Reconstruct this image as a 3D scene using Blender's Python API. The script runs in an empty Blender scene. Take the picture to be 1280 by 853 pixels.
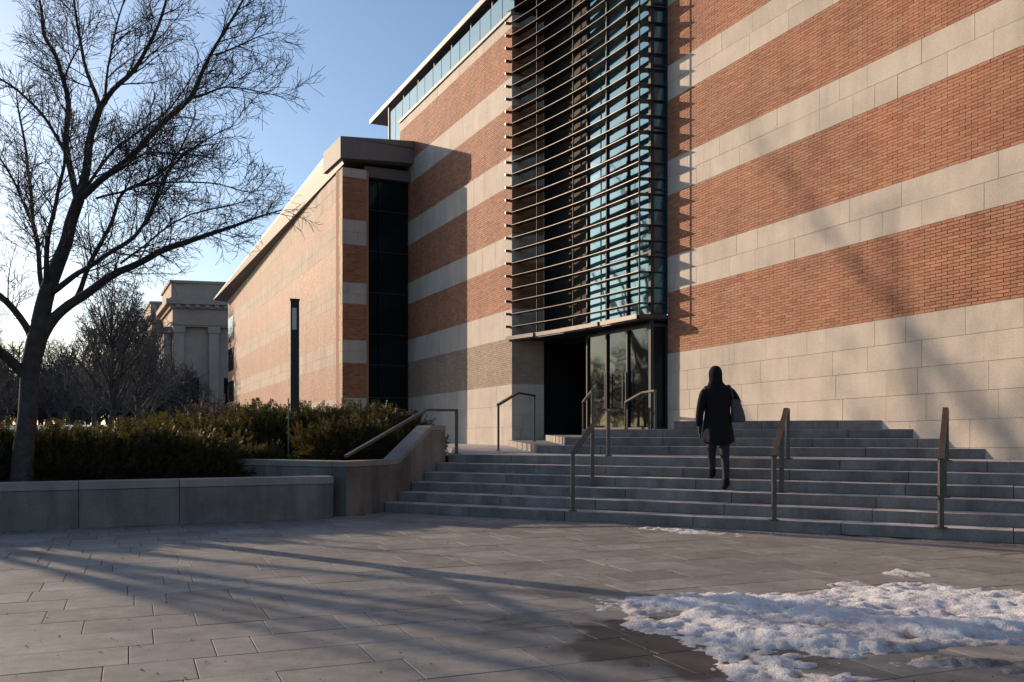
import bpy, math, random
from mathutils import Vector, noise
R = math.radians
random.seed(7)
sc = bpy.context.scene
COL = sc.collection

# ------------------------------------------------------------------ camera
F, YH, H = 1150.0, 538.0, 1.24          # focal length and horizon in photo pixels, eye height
cam_d = bpy.data.cameras.new('camera'); cam = bpy.data.objects.new('camera', cam_d); COL.objects.link(cam)
cam.location = (0, 0, H); cam.rotation_euler = (R(90), 0, 0)
cam_d.sensor_width = 36; cam_d.lens = F / 1280 * 36
cam_d.shift_y = (YH - 426.5) / 1280
cam_d.clip_start = 0.1; cam_d.clip_end = 5000
sc.camera = cam

# ------------------------------------------------------------------ world and sun
SUN_AZ, SUN_EL = R(53), R(16)           # azimuth left of the view axis
w = bpy.data.worlds.new('World'); sc.world = w; w.use_nodes = True
nt = w.node_tree; bg = nt.nodes['Background']
sky = nt.nodes.new('ShaderNodeTexSky'); sky.sky_type = 'NISHITA'; sky.sun_disc = False
sky.sun_elevation = SUN_EL; sky.sun_rotation = -SUN_AZ
sky.air_density = 1.0; sky.dust_density = 1.1; sky.ozone_density = 3.2; sky.altitude = 50
nt.links.new(sky.outputs[0], bg.inputs['Color']); bg.inputs['Strength'].default_value = 0.135
sd = bpy.data.lights.new('sun', 'SUN'); so = bpy.data.objects.new('sun', sd); COL.objects.link(so)
sd.energy = 4.5; sd.angle = R(0.45); sd.color = (1.0, 0.77, 0.56)
SV = Vector((-math.sin(SUN_AZ) * math.cos(SUN_EL), math.cos(SUN_AZ) * math.cos(SUN_EL), math.sin(SUN_EL)))
so.rotation_euler = SV.to_track_quat('Z', 'Y').to_euler(); so.location = (-30, 20, 20)
vs = sc.view_settings; vs.view_transform = 'Standard'; vs.look = 'None'; vs.exposure = 0.27; vs.gamma = 1

# ------------------------------------------------------------------ helpers
def at(x, y, D):                         # photo pixel at depth D -> point
    return Vector(((x - 640) / F * D, D, H + (YH - y) / F * D))
def atz(x, z, D):
    return Vector(((x - 640) / F * D, D, z))
WLOC = {}
def reg(o, loc, parent):
    COL.objects.link(o); loc = Vector(loc)
    if parent is not None:
        o.parent = parent; o.location = loc - WLOC[parent.name]
    else:
        o.location = loc
    WLOC[o.name] = loc
    return o
def tag(o, label=None, cat=None, group=None, kind=None):
    if label: o['label'] = label
    if cat: o['category'] = cat
    if group: o['group'] = group
    if kind: o['kind'] = kind
    return o
def empty(name, loc, *a, **k):
    o = bpy.data.objects.new(name, None); o.empty_display_size = 0.2
    return tag(reg(o, loc, None), *a, **k)
class MB:
    def __init__(s): s.v = []; s.f = []
    def poly(s, pts): 
        b = len(s.v); s.v += [tuple(p) for p in pts]; s.f.append(tuple(range(b, b + len(pts))))
    def obox(s, c, ax, ay, az):          # box from centre and three half axes
        c = Vector(c); ax = Vector(ax); ay = Vector(ay); az = Vector(az)
        b = len(s.v)
        for k in (-1, 1):
            for (i, j) in ((-1, -1), (1, -1), (1, 1), (-1, 1)): s.v.append(tuple(c + ax * i + ay * j + az * k))
        q = [(0, 1, 2, 3), (4, 5, 6, 7), (0, 1, 5, 4), (1, 2, 6, 5), (2, 3, 7, 6), (3, 0, 4, 7)]
        s.f += [tuple(b + i for i in f) for f in q]
    def prism(s, poly, z0, z1):          # plan polygon extruded; z0, z1 numbers or lists
        n = len(poly); b = len(s.v)
        Z0 = z0 if isinstance(z0, (list, tuple)) else [z0] * n
        Z1 = z1 if isinstance(z1, (list, tuple)) else [z1] * n
        s.v += [(p[0], p[1], Z0[i]) for i, p in enumerate(poly)] + [(p[0], p[1], Z1[i]) for i, p in enumerate(poly)]
        s.f.append(tuple(b + i for i in range(n))); s.f.append(tuple(b + n + i for i in range(n)))
        for i in range(n): s.f.append((b + i, b + (i + 1) % n, b + n + (i + 1) % n, b + n + i))
    def tube(s, pts, rad, k=6, cap=True):
        pts = [Vector(p) for p in pts]; n = len(pts); b = len(s.v)
        if not isinstance(rad, (list, tuple)): rad = [rad] * n
        ref = None
        for i, p in enumerate(pts):
            t = (pts[min(i + 1, n - 1)] - pts[max(i - 1, 0)])
            if t.length < 1e-9: t = Vector((0, 0, 1))
            t.normalize()
            if ref is None: ref = t.orthogonal()
            a = ref - t * ref.dot(t)
            if a.length < 1e-6: a = t.orthogonal()
            a.normalize(); ref = a; c = t.cross(a)
            for j in range(k):
                q = 2 * math.pi * j / k
                s.v.append(tuple(p + (a * math.cos(q) + c * math.sin(q)) * rad[i]))
        for i in range(n - 1):
            for j in range(k):
                j2 = (j + 1) % k
                s.f.append((b + i * k + j, b + i * k + j2, b + (i + 1) * k + j2, b + (i + 1) * k + j))
        if cap:
            s.f.append(tuple(b + j for j in range(k))); s.f.append(tuple(b + (n - 1) * k + j for j in range(k)))
    def loft(s, rings, k=16):            # rings (cx, cy, z, rx, ry)
        b = len(s.v); n = len(rings)
        for (cx, cy, z, rx, ry) in rings:
            for j in range(k):
                q = 2 * math.pi * j / k
                s.v.append((cx + rx * math.cos(q), cy + ry * math.sin(q), z))
        for i in range(n - 1):
            for j in range(k):
                j2 = (j + 1) % k
                s.f.append((b + i * k + j, b + i * k + j2, b + (i + 1) * k + j2, b + (i + 1) * k + j))
        s.f.append(tuple(b + j for j in range(k))); s.f.append(tuple(b + (n - 1) * k + j for j in range(k)))
    def mesh(s, name, mat, org=(0, 0, 0), smooth=False):
        m = bpy.data.meshes.new(name); ox, oy, oz = org
        m.from_pydata([(x - ox, y - oy, z - oz) for x, y, z in s.v], [], s.f)
        import bmesh
        bm = bmesh.new(); bm.from_mesh(m); bmesh.ops.recalc_face_normals(bm, faces=bm.faces); bm.to_mesh(m); bm.free()
        if smooth: m.shade_smooth()
        m.materials.append(mat); return m
    def build(s, name, mat, parent=None, org=None, smooth=False, bevel=0, kind=None):
        if org is None: org = WLOC[parent.name] if parent is not None else (0, 0, 0)
        o = bpy.data.objects.new(name, s.mesh(name, mat, org, smooth)); reg(o, org, parent)
        if bevel:
            b = o.modifiers.new('bevel', 'BEVEL'); b.width = bevel; b.segments = 2; b.limit_method = 'ANGLE'
        if kind: o['kind'] = kind
        return o

# ------------------------------------------------------------------ materials
class NT:
    def __init__(s, name):
        s.m = bpy.data.materials.new(name); s.m.use_nodes = True; s.t = s.m.node_tree
        s.p = s.t.nodes['Principled BSDF']; s.out = s.t.nodes['Material Output']
    def n(s, typ, **k):
        o = s.t.nodes.new(typ)
        for a, b in k.items():
            if a in o.bl_rna.properties.keys(): setattr(o, a, b)
            else: o.inputs[a].default_value = b
        return o
    def l(s, a, b): s.t.links.new(a, b)
    def coord(s): 
        g = s.n('ShaderNodeNewGeometry'); return g.outputs['Position']
    def noise(s, scale, detail=4, rough=.55, vec=None):
        o = s.n('ShaderNodeTexNoise'); o.inputs['Scale'].default_value = scale; o.inputs['Detail'].default_value = detail
        o.inputs['Roughness'].default_value = rough
        s.l(vec if vec is not None else s.coord(), o.inputs['Vector']); return o.outputs['Fac']
    def ramp(s, fac, stops):
        r = s.n('ShaderNodeValToRGB'); e = r.color_ramp.elements
        while len(e) < len(stops): e.new(.5)
        for i, (p, c) in enumerate(stops):
            e[i].position = p; e[i].color = (c, c, c, 1) if isinstance(c, (int, float)) else (*c, 1)
        s.l(fac, r.inputs[0]); return r.outputs[0]
    def mix(s, fac, a, b, mode='MIX'):
        m = s.n('ShaderNodeMix', data_type='RGBA', blend_type=mode)
        for sock, v in ((m.inputs[0], fac), (m.inputs[6], a), (m.inputs[7], b)):
            if hasattr(v, 'links'): s.l(v, sock)
            elif isinstance(v, (int, float)): sock.default_value = v
            else: sock.default_value = (*v, 1)
        return m.outputs[2]
    def math(s, op, a, b=0.0):
        m = s.n('ShaderNodeMath', operation=op)
        for sock, v in ((m.inputs[0], a), (m.inputs[1], b)):
            if hasattr(v, 'links'): s.l(v, sock)
            else: sock.default_value = v
        return m.outputs[0]
    def rnd(s):                          # random per loose piece and per object
        g = s.n('ShaderNodeNewGeometry'); o = s.n('ShaderNodeObjectInfo')
        return s.math('FRACT', s.math('ADD', g.outputs['Random Per Island'], o.outputs['Random']))
    def bump(s, h, dist, strength=1.0):
        b = s.n('ShaderNodeBump'); b.inputs['Distance'].default_value = dist; b.inputs['Strength'].default_value = strength
        s.l(h, b.inputs['Height']); s.l(b.outputs[0], s.p.inputs['Normal'])
    def streak(s, lo):                   # rain streaks: noise stretched down the wall
        m = s.n('ShaderNodeVectorMath', operation='MULTIPLY'); s.l(s.coord(), m.inputs[0]); m.inputs[1].default_value = (1, 1, .12)
        return s.ramp(s.noise(3.2, 5, .6, m.outputs[0]), [(.42, 1), (.72, lo)])
    def fin(s, col, rough=.7, metal=0, spec=None):
        if hasattr(col, 'links'): s.l(col, s.p.inputs['Base Color'])
        else: s.p.inputs['Base Color'].default_value = (*col, 1)
        if hasattr(rough, 'links'): s.l(rough, s.p.inputs['Roughness'])
        else: s.p.inputs['Roughness'].default_value = rough
        s.p.inputs['Metallic'].default_value = metal
        if spec is not None: s.p.inputs['Specular IOR Level'].default_value = spec
        return s.m

def m_stone(name, c, var=.1, rough=.75, grain=.0015, dirt=.25, streak=.85):
    t = NT(name); r = t.rnd()
    lo = tuple(x * (1 - var) for x in c); hi = tuple(min(1, x * (1 + var)) for x in c)
    base = t.ramp(r, [(0, lo), (.5, c), (1, hi)])
    g = t.noise(90, 3, .7); base = t.mix(.55, base, t.ramp(g, [(.3, .25), (.7, .75)]), 'OVERLAY')
    d = t.ramp(t.noise(1.3, 6, .65), [(.35, 1), (.75, 1 - dirt)]); base = t.mix(1, base, d, 'MULTIPLY')
    base = t.mix(1, base, t.streak(streak), 'MULTIPLY')
    t.bump(t.math('ADD', g, t.noise(14, 4)), grain)
    return t.fin(base, rough)
def m_brick(name, cols, rough=.78):
    t = NT(name); r = t.rnd()
    base = t.ramp(r, [(i / (len(cols) - 1), c) for i, c in enumerate(cols)])
    g = t.noise(70, 4, .7); base = t.mix(.5, base, t.ramp(g, [(.3, .3), (.7, .7)]), 'OVERLAY')
    d = t.ramp(t.noise(.9, 5), [(.3, 1.05), (.8, .72)]); base = t.mix(1, base, d, 'MULTIPLY'); base = t.mix(1, base, t.streak(.82), 'MULTIPLY')
    t.bump(g, .003)
    return t.fin(base, rough)
M_STONE = m_stone('granite_ashlar', (.56, .475, .39), .07)
M_STONE2 = m_stone('plinth_granite', (.43, .365, .30), .08, streak=.7)
M_GRAN = m_stone('planter_granite', (.23, .20, .17), .1, .85, .002, .55, .55)
M_COPE = m_stone('coping_granite', (.29, .255, .22), .08, .7, .0015, .35)
def m_step():
    t = NT('step_granite'); r = t.rnd(); base = t.ramp(r, [(0, (.25, .212, .18)), (1, (.315, .27, .232))])
    g = t.noise(100, 3, .7); base = t.mix(.6, base, t.ramp(g, [(.3, .2), (.7, .8)]), 'OVERLAY')
    base = t.mix(1, base, t.ramp(t.noise(2.2, 6, .7), [(.35, 1.05), (.7, .55)]), 'MULTIPLY'); base = t.mix(1, base, t.streak(.6), 'MULTIPLY')
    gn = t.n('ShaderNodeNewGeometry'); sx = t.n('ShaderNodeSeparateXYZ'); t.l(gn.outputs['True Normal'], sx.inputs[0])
    salt = t.math('MULTIPLY', t.ramp(sx.outputs['Z'], [(.3, 0), (.7, 1)]), t.ramp(t.noise(2.6, 6, .7), [(.32, .95), (.62, .25)]))  # upward faces painted paler in patches to imitate sunlight on the treads
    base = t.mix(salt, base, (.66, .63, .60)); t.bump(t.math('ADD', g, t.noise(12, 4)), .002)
    return t.fin(base, .6)
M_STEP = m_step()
M_BRICK = m_brick('red_brick', [(.33, .125, .065), (.39, .13, .062), (.44, .18, .09), (.45, .195, .10), (.42, .175, .09), (.47, .21, .11), (.40, .165, .085), (.50, .235, .13), (.38, .15, .075), (.44, .205, .115)])
M_BRICKW = m_brick('glare_brick', [(.34, .15, .075), (.42, .215, .12), (.38, .185, .10), (.45, .245, .14)], .68)  # tan copy of the red brick, grazing sun glare painted into its colour
M_BUFF = m_brick('buff_brick', [(.33, .235, .16), (.42, .31, .215), (.37, .26, .18), (.45, .34, .24)])
def m_plain(name, c, rough, metal=0, nz=.0, sc_=8, spec=None):
    t = NT(name)
    if nz:
        n = t.noise(sc_, 5, .6); col = t.mix(1, c, t.ramp(n, [(.3, 1 - nz), (.7, 1 + 0 * nz)]), 'MULTIPLY'); t.bump(n, .001)
    else: col = c
    return t.fin(col, rough, metal, spec)
M_MORTAR = m_plain('mortar', (.40, .22, .13), .9, 0, .2, 20)
M_JOINT = m_plain('joint_dirt', (.045, .04, .036), .95, 0, .3, 20)
M_LOUV = m_plain('bronze_louver', (.085, .072, .062), .45, .6, .15, 5)
M_DARK = m_plain('dark_metal', (.02, .02, .022), .5, .3, .2, 3)
M_BLACK = m_plain('black_panel', (.008, .008, .009), .7, 0, .2, 3, .15)
M_MULL = m_plain('mullion_metal', (.035, .035, .037), .65, .0, .1, 9)
M_RAIL = m_plain('rail_steel', (.11, .10, .085), .42, .7, .25, 12)
M_ROOF = m_plain('roof_edge_metal', (.30, .28, .26), .6, .1, .1, 2)
M_SOFF = m_plain('soffit_panel', (.13, .112, .098), .6, .0, .15, 2)
def m_glass(name, c, ior, rough=.03, wob=.006):
    t = NT(name); t.p.inputs['Specular Tint'].default_value = (.38, .78, 1, 1); t.p.inputs['IOR'].default_value = ior
    n = t.noise(.8, 2, .5); t.bump(n, wob)
    return t.fin(c, rough)
M_GLASS = m_glass('curtain_glass', (.015, .045, .065), 2.2)
M_GLASSD = m_glass('dark_glass', (.008, .009, .010), 1.33)
M_GLASSB = m_glass('balustrade_glass', (.10, .20, .26), 1.9, .05)

# ------------------------------------------------------------------ wall frames
class Frame:
    """A wall plane: origin at pixel x0 with depth D0, running towards the vanishing point xv, gently falling by m per metre."""
    def __init__(s, x0, D0, xv, m):
        s.O = Vector(((x0 - 640) / F * D0, D0, 0)); d = Vector((xv - 640, F, 0)).normalized()
        s.u = d; s.n = Vector((d.y, -d.x, 0)); s.m = m; s.U = Vector((d.x, d.y, -m))
    def p(s, a, z, off=0):               # off positive towards the viewer's side
        return s.O + s.U * a - s.n * off + Vector((0, 0, z))
    def s_at(s, px):                     # distance along the wall seen at pixel column px
        r = (px - 640) / F
        return (r * s.O.y - s.O.x) / (s.u.x - r * s.u.y)
    def box(s, mb, a0, a1, z0, z1, o0, o1):
        c = s.p((a0 + a1) / 2, (z0 + z1) / 2, (o0 + o1) / 2)
        mb.obox(c, s.U * ((a1 - a0) / 2), s.n * ((o1 - o0) / 2), Vector((0, 0, (z1 - z0) / 2)))
FR = Frame(1280, 12.37, 90, .018)       # right block
FM = Frame(640, 24.3, 90, .012)         # middle block
FW = Frame(428, 30.26, 105, .013)       # low left wing

bld = empty('museum_building', (3, 24, 0), 'striped red brick and granite museum with louvred glass entrance bay and low left wing', 'museum')
RT = WLOC[bld.name]
class Count: n = 0
MESHES = {}
def shared_piece(fr, name, mat, a0, a1, z0, z1, parent, depth=.03, proud=0.0):
    l = round(a1 - a0, 3); h = round(z1 - z0, 3); key = (id(fr), name, l, h)
    if key not in MESHES:
        mb = MB(); mb.obox((0, 0, 0), fr.U * (l / 2), fr.n * (depth / 2), Vector((0, 0, h / 2)))
        MESHES[key] = mb.mesh(name, mat)
    o = bpy.data.objects.new(name, MESHES[key])
    return reg(o, fr.p((a0 + a1) / 2, (z0 + z1) / 2, proud - depth / 2), parent)

def brick_band(fr, mb, a0, a1, z0, z1, rows, rng, keep=None):
    h = (z1 - z0) / rows; out = []
    L = .2; rows = int(rows * 1.3)
    h = (z1 - z0) / rows
    for r in range(rows):
        zz = z0 + r * h; a = a0 - (L / 2 if r % 2 else 0) 
        while a < a1:
            b0, b1 = max(a, a0), min(a + L, a1)
            if b1 - b0 > .03:
                pr = rng.uniform(-.002, .003)
                if keep and keep(b0, zz, L, b1 - b0): out.append((b0, b1, zz, zz + h, pr))
                else: 
                    o0, o1 = -.02, pr; g = .0038
                    P = [fr.p(x, z, o) for o in (o0, o1) for (x, z) in ((b0 + g, zz + g), (b1 - g, zz + g), (b1 - g, zz + h - g), (b0 + g, zz + h - g))]
                    b = len(mb.v); mb.v += [tuple(q) for q in P]
                    mb.f += [(b + 4, b + 5, b + 6, b + 7), (b, b + 1, b + 5, b + 4), (b + 1, b + 2, b + 6, b + 5), (b + 2, b + 3, b + 7, b + 6), (b + 3, b, b + 4, b + 7)]
            a += L
    return out
LENS = [.45, .6, .75, .9, 1.05, 1.2]
def stone_band(fr, a0, a1, z0, z1, courses, rng, mat, parent=None, mb=None):
    h = (z1 - z0) / courses; g = .0028
    for c in range(courses):
        a = a0; first = True
        while a < a1 - .01:
            l = rng.choice(LENS)
            if first: l *= .5; first = False
            b = min(a + l, a1)
            if a1 - b < .25: b = a1
            if mb is None: shared_piece(fr, 'stone_block', mat, a + g, b - g, z0 + c * h + g, z0 + (c + 1) * h - g, parent, .06, rng.uniform(-.001, .003))
            else: fr.box(mb, a + g, b - g, z0 + c * h + g, z0 + (c + 1) * h - g, -.04, rng.uniform(0, .004))
            a = b

# ---- right block
rng = random.Random(3)
sR = FR.s_at(834.5)
mb = MB(); FR.box(mb, -7, sR, -.3, 16, -1.2, -.012)
wallR = mb.build('block_wall', M_MORTAR, bld); wallR['label'] = 'tall sunlit wall of brick and granite bands right of the entrance'
RB = [3.03, 4.34, 5.11, 6.42, 7.17, 8.46, 9.2, 10.49, 11.24, 12.53, 13.28]
mb = MB(); A0 = -.6; single = []
for i in range(0, len(RB) - 1, 2):
    single += brick_band(FR, mb, A0, sR, RB[i], RB[i + 1], 20, rng, keep=(lambda b0, zz, L, w_: b0 < 1.45 and zz < 4.4 and abs(w_ - .2) < .001))
single.sort(key=lambda t: t[0]); 
for (b0, b1, z0, z1, pr) in single[:220]:
    shared_piece(FR, 'brick', M_BRICK, b0 + .005, b1 - .005, z0 + .005, z1 - .005, wallR, .02, pr)
for (b0, b1, z0, z1, pr) in single[220:]: FR.box(mb, b0 + .005, b1 - .005, z0 + .005, z1 - .005, -.02, pr)
mb.build('brickwork', M_BRICK, wallR, kind='stuff')
z = 3.03
k = 0
while z > .9:
    stone_band(FR, A0, sR, z - .405, z, 1, rng, M_STONE if z > 1.45 else M_STONE2, wallR); z -= .405
for i in range(1, len(RB) - 1, 2):
    stone_band(FR, A0, sR, RB[i], RB[i + 1], 2, rng, M_STONE, wallR)

# ---- middle block
sM = FM.s_at(500)
MBD = [2.46, 3.68, 4.45, 5.69, 6.42, 7.72, 8.52, 9.82, 10.6, 11.9]
mb = MB(); FM.box(mb, 0, sM, -.3, 12.2, -.9, -.012)
wallM = mb.build('block_wall', M_MORTAR, bld); wallM['label'] = 'recessed middle wall of brick and granite bands half in shadow'
stone_band(FM, 0, sM, .2, 2.46, 4, rng, M_STONE, wallM)
for i in range(len(MBD) - 1):
    if i % 2: stone_band(FM, 0, sM, MBD[i], MBD[i + 1], 1, rng, M_STONE, wallM)
mb = MB(); mb2 = MB()
for i in range(0, len(MBD) - 1, 2):
    brick_band(FM, mb2 if i == 0 else mb, 0, sM, MBD[i], MBD[i + 1], 18, rng)
mb.build('brickwork', M_BRICK, wallM, kind='stuff'); mb2.build('buff_brickwork', M_BUFF, wallM, kind='stuff')
stone_band(FM, 0, sM, 11.9, 12.22, 1, rng, M_STONE, wallM)
mb = MB(); FM.box(mb, -.03, sM, 12.22, 12.3, -.95, .05); mb.build('coping', M_ROOF, bld)
# return of the middle block beside the entrance
EF = Vector((.984, .178, 0)).normalized()
class FrameR(Frame):
    def __init__(s, O, d, m=0): s.O = Vector(O); s.u = Vector(d).normalized(); s.n = Vector((-s.u.y, s.u.x, 0)); s.m = m; s.U = s.u.copy()
# frame with outward normal towards the camera
FRet = FrameR((0.0, 24.3, 0), EF)
mb = MB(); FRet.box(mb, 0, .865, .5, 12.2, -.5, -.012); wallQ = mb.build('return_wall', M_MORTAR, bld)
mbr = MB(); mbrb = MB()
for i in range(len(MBD) - 1):
    if i % 2 == 0: brick_band(FRet, mbrb if i == 0 else mbr, .0, .865, MBD[i], MBD[i + 1], 18, rng)
    else: stone_band(FRet, .0, .865, MBD[i], MBD[i + 1], 1, rng, M_STONE, wallQ)
stone_band(FRet, 0, .865, .84, 2.46, 4, rng, M_STONE, wallQ); stone_band(FRet, 0, .865, 11.9, 12.22, 1, rng, M_STONE, wallQ)
mbr.build('brickwork', M_BRICK, wallQ, kind='stuff'); mbrb.build('buff_brickwork', M_BUFF, wallQ, kind='stuff')

# ---- dark recess beside the glass bay, bay glass and mullions
C2 = Vector((2.704, 19.685, 0)); nR = FR.n; uR = FR.u
FV = FrameR((.85, 24.45, 0), -uR); FV.n = nR.copy()
mb = MB(); FV.box(mb, -.0, 2.6, 3.56, 15, -.4, 0); mb.build('recess_panel', M_BLACK, bld)
mb = MB(); FV.box(mb, -.3, 3.2, .9, 3.62, -2.0, -1.8); mb.build('inner_door', M_BLACK, bld)
mb = MB(); FV.box(mb, -.25, -.02, .9, 3.62, -1.8, -.02); mb.build('inner_wall', M_BLACK, bld)
mb = MB(); FV.box(mb, -.3, 3.0, 3.50, 3.60, -1.98, -.42); mb.build('inner_ceiling', M_BLACK, bld)
for a in (.15, .95, 1.75):
    mb = MB(); FV.box(mb, a, a + .05, 1.1, 3.5, -1.8, -1.74); mb.build('door_frame', M_MULL, bld)
GI = .33
G0 = C2 + nR * GI - EF * 0.0
FG = FrameR(G0, uR); FG.n = nR.copy()             # long glass face
FG2 = FrameR(G0, EF)                              # short glass face
def glass_wall(fr, a0, a1, cols, zs, mat, topmat=None):
    for c in range(cols):
        x0 = a0 + (a1 - a0) * c / cols; x1 = a0 + (a1 - a0) * (c + 1) / cols
        for i in range(len(zs) - 1):
            mb = MB(); c_ = fr.p((x0 + x1) / 2, (zs[i] + zs[i + 1]) / 2, -.02)
            tilt = Vector((random.uniform(-1, 1) * .002, random.uniform(-1, 1) * .002, 0))
            mb.obox(c_, fr.u * ((x1 - x0) / 2 - .02), fr.n * .008, Vector((0, 0, (zs[i + 1] - zs[i]) / 2 - .02)) + tilt)
            mb.build('glass_pane', mat, bld)
    for c in range(cols + 1):
        x = a0 + (a1 - a0) * c / cols
        mb = MB(); fr.box(mb, x - .022, x + .022, zs[0], zs[-1], -.06, .035); mb.build('mullion', M_MULL, bld)
    for z_ in zs:
        mb = MB(); fr.box(mb, a0, a1, z_ - .022, z_ + .022, -.06, .022); mb.build('transom', M_MULL, bld)
ZG = [3.75 + 1.34 * i for i in range(9)]
glass_wall(FG, .03, 2.7, 3, ZG, M_GLASS)
glass_wall(FG2, .03, .34, 1, ZG, M_GLASS)
ZD = [1.28, 3.5]
glass_wall(FG, .03, 2.7, 3, ZD, M_GLASSD)
glass_wall(FG2, .03, .34, 1, ZD, M_GLASSD)
mb = MB(); mb.obox(G0 + Vector((0, 0, 8)), EF * .035, uR * .035, Vector((0, 0, 6.9))); mb.build('corner_post', M_MULL, bld)
for a in (.86, 1.0, 1.76):
    mb = MB(); q = FG.p(a, 0, .09); mb.tube([(q.x, q.y, 1.75), (q.x, q.y, 2.55)], .016, 8); mb.build('door_handle', M_LOUV, bld)
# floor slab behind the bay so the inside is closed
inner = [tuple((G0 + uR * 2.7)[:2]), tuple((G0)[:2]), tuple((G0 + EF * .6)[:2]), tuple((G0 + EF * 2 + uR * 2.7)[:2])]
mb = MB(); mb.prism([Vector(q) for q in [(p[0] + .05, p[1] + .12) for p in inner]], 3.5, 3.74); mb.build('floor_slab', M_DARK, bld)

# ---- louvre blades
def louver_path(extra=0.0):
    pts = []
    for i in range(15):
        s_ = 5.5 * (14 - i) / 14
        t = (s_ / 5.5) ** 2.2
        pts.append(C2 + uR * s_ - nR * (.5 * t))
    return pts
LP = louver_path()
endR = C2 + EF * .62
def blade_mesh(depth, th, front_drop=0):
    mb = MB(); path = LP + [endR]; n = len(path); b = len(mb.v)
    for i, p in enumerate(path):
        if i < n - 2: inn = nR
        elif i == n - 2: inn = (nR + uR * 1.0)
        else: inn = Vector((-EF.y, EF.x, 0))
        q = p + inn * depth
        for (pp, dz) in ((p, -th), (p, th * .6), (q, th * .6), (q, -th * .3)):
            mb.v.append((pp.x, pp.y, dz))
    for i in range(n - 1):
        for j in range(4):
            a_ = b + i * 4 + j; c_ = b + i * 4 + (j + 1) % 4
            mb.f.append((a_, c_, c_ + 4, a_ + 4))
    mb.f += [(b, b + 1, b + 2, b + 3), (b + 4 * n - 4, b + 4 * n - 3, b + 4 * n - 2, b + 4 * n - 1)]
    return mb
bm_ = blade_mesh(.22, .008).mesh('louver_blade', M_LOUV)
zb = 3.98
while zb < 14.2:
    o = bpy.data.objects.new('louver_blade', bm_); reg(o, (0, 0, zb), bld); zb += .335
for s_ in (.05, 1.35, 2.75, 4.3):
    t = (s_ / 5.5) ** 2.2
    q = C2 + uR * s_ - nR * (.5 * t - .06)
    mb = MB(); mb.tube([(q.x, q.y, 3.6), (q.x, q.y, 14.4)], .018, 6); mb.build('hanger_rod', M_MULL, bld)
zb = 3.98
pin = MB(); 
while zb < 12.2:
    c_ = FM.p(.12, zb, .06); pin.obox(c_, FM.u * .03, FM.n * .08, Vector((0, 0, .03))); zb += .335
pin.build('louver_pins', M_LOUV, bld)
# entrance canopy under the louvres
mb = MB(); path = LP + [endR]; back = [endR + Vector((-.1, .5, 0)), G0 + uR * .3 + nR * .1, FV.p(2.2, 0, .02), FV.p(0, 0, .02)]
plan = [(p.x, p.y) for p in path] + [(p.x, p.y) for p in back]
mb.prism(plan, 3.60, 3.72); mb.build('entrance_canopy', M_DARK, bld)
mb = MB()
for i in range(len(path) - 1):
    a_, b_ = path[i], path[i + 1]; d_ = (b_ - a_).normalized(); nn_ = Vector((d_.y, -d_.x, 0))
    mb.poly([a_ + nn_ * .02 + Vector((0, 0, 3.63)), b_ + nn_ * .02 + Vector((0, 0, 3.63)), b_ + nn_ * .02 + Vector((0, 0, 3.725)), a_ + nn_ * .02 + Vector((0, 0, 3.725))])
o = mb.build('canopy_edge', M_LOUV, bld); so_ = o.modifiers.new('thick', 'SOLIDIFY'); so_.thickness = .03

# ---- upper storey over the middle block: glass balustrade, dark clerestory, roof canopy
sC = FM.s_at(463); sG = FM.s_at(484)
for i in range(14):
    a = 0.02 + (sG) * i / 14; b = (sG) * (i + 1) / 14
    z0 = 12.3 if a < sM - 1 else 11.2
    mb = MB(); FM.box(mb, a + .01, b - .01, z0, 13.06, -.10, -.08); mb.build('balustrade_pane', M_GLASSB, bld)
    mb = MB(); FM.box(mb, b - .02, b + .02, z0, 13.25 if i % 2 else 13.06, -.15, -.11); mb.build('balustrade_post', M_ROOF, bld)
mb = MB(); FM.box(mb, -2, sC - 1.5, 12.0, 13.33, -2.6, -1.6); mb.build('clerestory', M_DARK, bld)
mb = MB(); FM.box(mb, sG - .06, sG, 11.0, 13.33, -.12, -.04); mb.build('roof_post', M_ROOF, bld)
mb = MB()
pl = [FM.p(-.8, 0, 0), FM.p(sC, 0, 0), FM.p(sC, 0, -4.5), FM.p(-7, 0, -4.5), FM.p(-4.9, 0, -1.2), FM.p(-1.2, 0, -.5)]
mb.prism([(p.x, p.y) for p in pl], [13.33 - .012 * q for q in (-.8, sC, sC, -7, -4.9, -1.2)], [13.45 - .012 * q for q in (-.8, sC, sC, -7, -4.9, -1.2)])
mb.build('roof_canopy', M_SOFF, bld)
mb = MB(); FM.box(mb, -.8, sC, 13.30, 13.47, .001, .04); mb.build('roof_edge', M_ROOF, bld)

# ---- low left wing
sW = FW.s_at(285)
WB = [2.31, 3.46, 4.22, 5.42, 6.12, 7.38, 8.2, 8.97]
mb = MB(); FW.box(mb, .05, sW, -.3, 9.86, -.9, -.012)
wallW = mb.build('block_wall', M_MORTAR, bld); wallW['label'] = 'long low wing wall of glare-tinted brick and granite bands'
mbr = MB(); mbs = MB(); mbb = MB()
for i in range(len(WB) - 1):
    if i % 2 == 0: brick_band(FW, mbr, 0, sW, WB[i], WB[i + 1], 17, rng)
    else: stone_band(FW, 0, sW, WB[i], WB[i + 1], 2 if i < 5 else 2, rng, M_STONE, mb=mbs)
stone_band(FW, 0, sW, 8.97, 9.86, 2, rng, M_STONE, mb=mbs); stone_band(FW, 0, sW, .9, 2.31, 3, rng, M_STONE, mb=mbs)
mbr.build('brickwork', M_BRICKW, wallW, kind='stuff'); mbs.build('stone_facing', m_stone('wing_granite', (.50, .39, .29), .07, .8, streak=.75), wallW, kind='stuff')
CW = FW.p(0, 0); EM = FM.p(FM.s_at(516), 0)
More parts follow.
